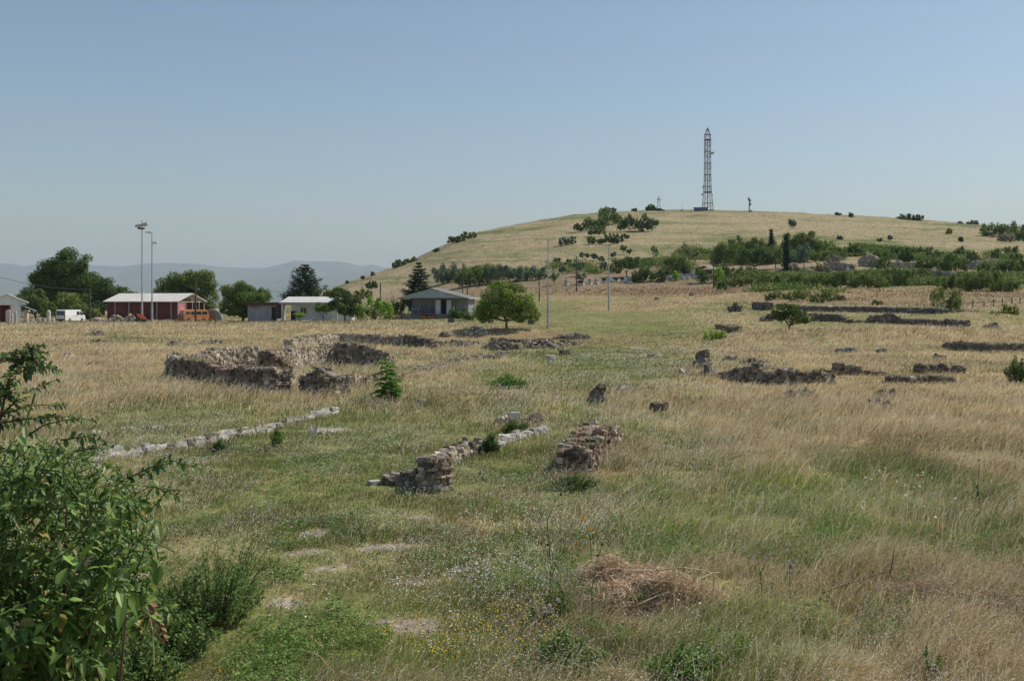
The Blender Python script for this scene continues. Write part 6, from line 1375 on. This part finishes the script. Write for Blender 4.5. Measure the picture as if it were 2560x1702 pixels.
tag(mt_.build('tall_straw', GM), 'taller single straw stalks standing above the dry grass', 'dry grass', kind='stuff')
tag(mh_.build('oat_heads', mat_col('seed_head', trans=.35)), 'pale wild oat heads on the tall straw stalks', 'seed heads', kind='stuff')
# broad leaved weeds in the near meadow
m_ = MB(); X, Y = sample(14000, 8.6, 24); _, hg, bare, _, _ = zone(X, Y); k = (fbm(X * .9, Y * .6, 151, 3) > .53) & (bare < .3); X, Y, hg = X[k], Y[k], hg[k]; L_ = 16
C0 = np.repeat(np.stack([X, Y, gz(X, Y)], 1), L_, 0); hh = np.repeat(np.clip(hg, .08, .3), L_); n = len(C0); a = rng.random(n) * 6.28; P = C0 + np.stack([np.cos(a) * .05, np.sin(a) * .05, hh * (.1 + .9 * rng.random(n))], 1)
ln = .022 + .038 * rng.random(n); bigleaf(m_, P, np.stack([np.cos(a), np.sin(a), .35 + .5 * rng.random(n)], 1), rng.normal(0, .3, (n, 3)) + [0, 0, 1.], ln, ln * .5, .4 * rng.random(n), leafcol(n, [(.13,.22,.055),(.17,.27,.07),(.10,.18,.045),(.22,.28,.10)]))
tag(m_.build('meadow_herbs', LEAF), 'small broad leaved herbs mixed into the near meadow', 'herbs', kind='stuff')
# grass rooted on the tops and at the feet of the broken walls
Wt = np.array([w[:3] for w in WTOPS]); Wt = Wt[rng.random(len(Wt)) < sm(.38, .6, fbm(Wt[:, 0] * 1.5, Wt[:, 1] * .8, 161, 2)) * .9]; P = np.repeat(Wt, 16, 0) + rng.normal(0, .07, (len(Wt) * 16, 3)) * [1, 1, .15]; n = len(P); h = .05 + .16 * rng.random(n)
m_ = MB(); blades(m_, P, h, rng.normal(0, .4, (n, 2)) * h[:, None] + [.02, 0], np.maximum(.005, .0006 * P[:, 1]), np.where(rng.random((n, 1)) < .62, DRY[rng.integers(0, 6, n)], GRN[rng.integers(0, 5, n)]))
tag(m_.build('wall_top_grass', GM), 'dry grass tufts growing on the broken wall tops', 'grass', kind='stuff')
# gravel in the bare spots
X, Y = sample(60000, 9, 34); _, _, bare, _, _ = zone(X, Y); k = rng.random(len(X)) < bare * .55; X, Y = X[k], Y[k]; n = len(X); s_ = .008 + .03 * rng.random(n) ** 3; m_ = MB()
P = np.stack([X, Y, gz(X, Y) + s_ * .2], 1); v8 = np.array([[1,0,0],[0,1,0],[-1,0,0],[0,-1,0],[0,0,.7]], float); V = P[:, None, :] + v8[None] * s_[:, None, None] * (1 + rng.normal(0, .25, (n, 5, 1)))
b = (np.arange(n) * 5)[:, None]; m_.add(V.reshape(-1, 3), None, np.concatenate([b + np.array(f) for f in ([0,1,4],[1,2,4],[2,3,4],[3,0,4])]), col=np.repeat(np.array([(.40,.35,.28)]) * (1 + rng.normal(0, .22, (n, 1))).clip(.4, 1.5), 5, 0))
tag(m_.build('gravel', STONE), 'small loose stones lying in the bare spots of the meadow', 'gravel', kind='stuff')
# ---------------------------------------------------------------- haze
def haze():
    m = MB(); m.box((0, -0, 0), (2, 2, 2))
    V = m.v[0]; V[:, 0] *= 24500; V[:, 1] = np.where(V[:, 1] > 0, 24600, -24500); V[:, 2] = np.where(V[:, 2] > 0, 640, -75)
    mt, n, out = nmat('haze'); p = n.nodes.new('ShaderNodeVolumePrincipled')
    p.inputs['Color'].default_value = (.80, .91, 1, 1); p.inputs['Density'].default_value = HAZE_D; p.inputs['Anisotropy'].default_value = .1
    n.links.new(p.outputs[0], out.inputs['Volume'])
    tag(m.build('haze', mt), 'thin bluish summer haze in the air', 'haze', kind='stuff')
HAZE_D = 7.2e-5
haze()
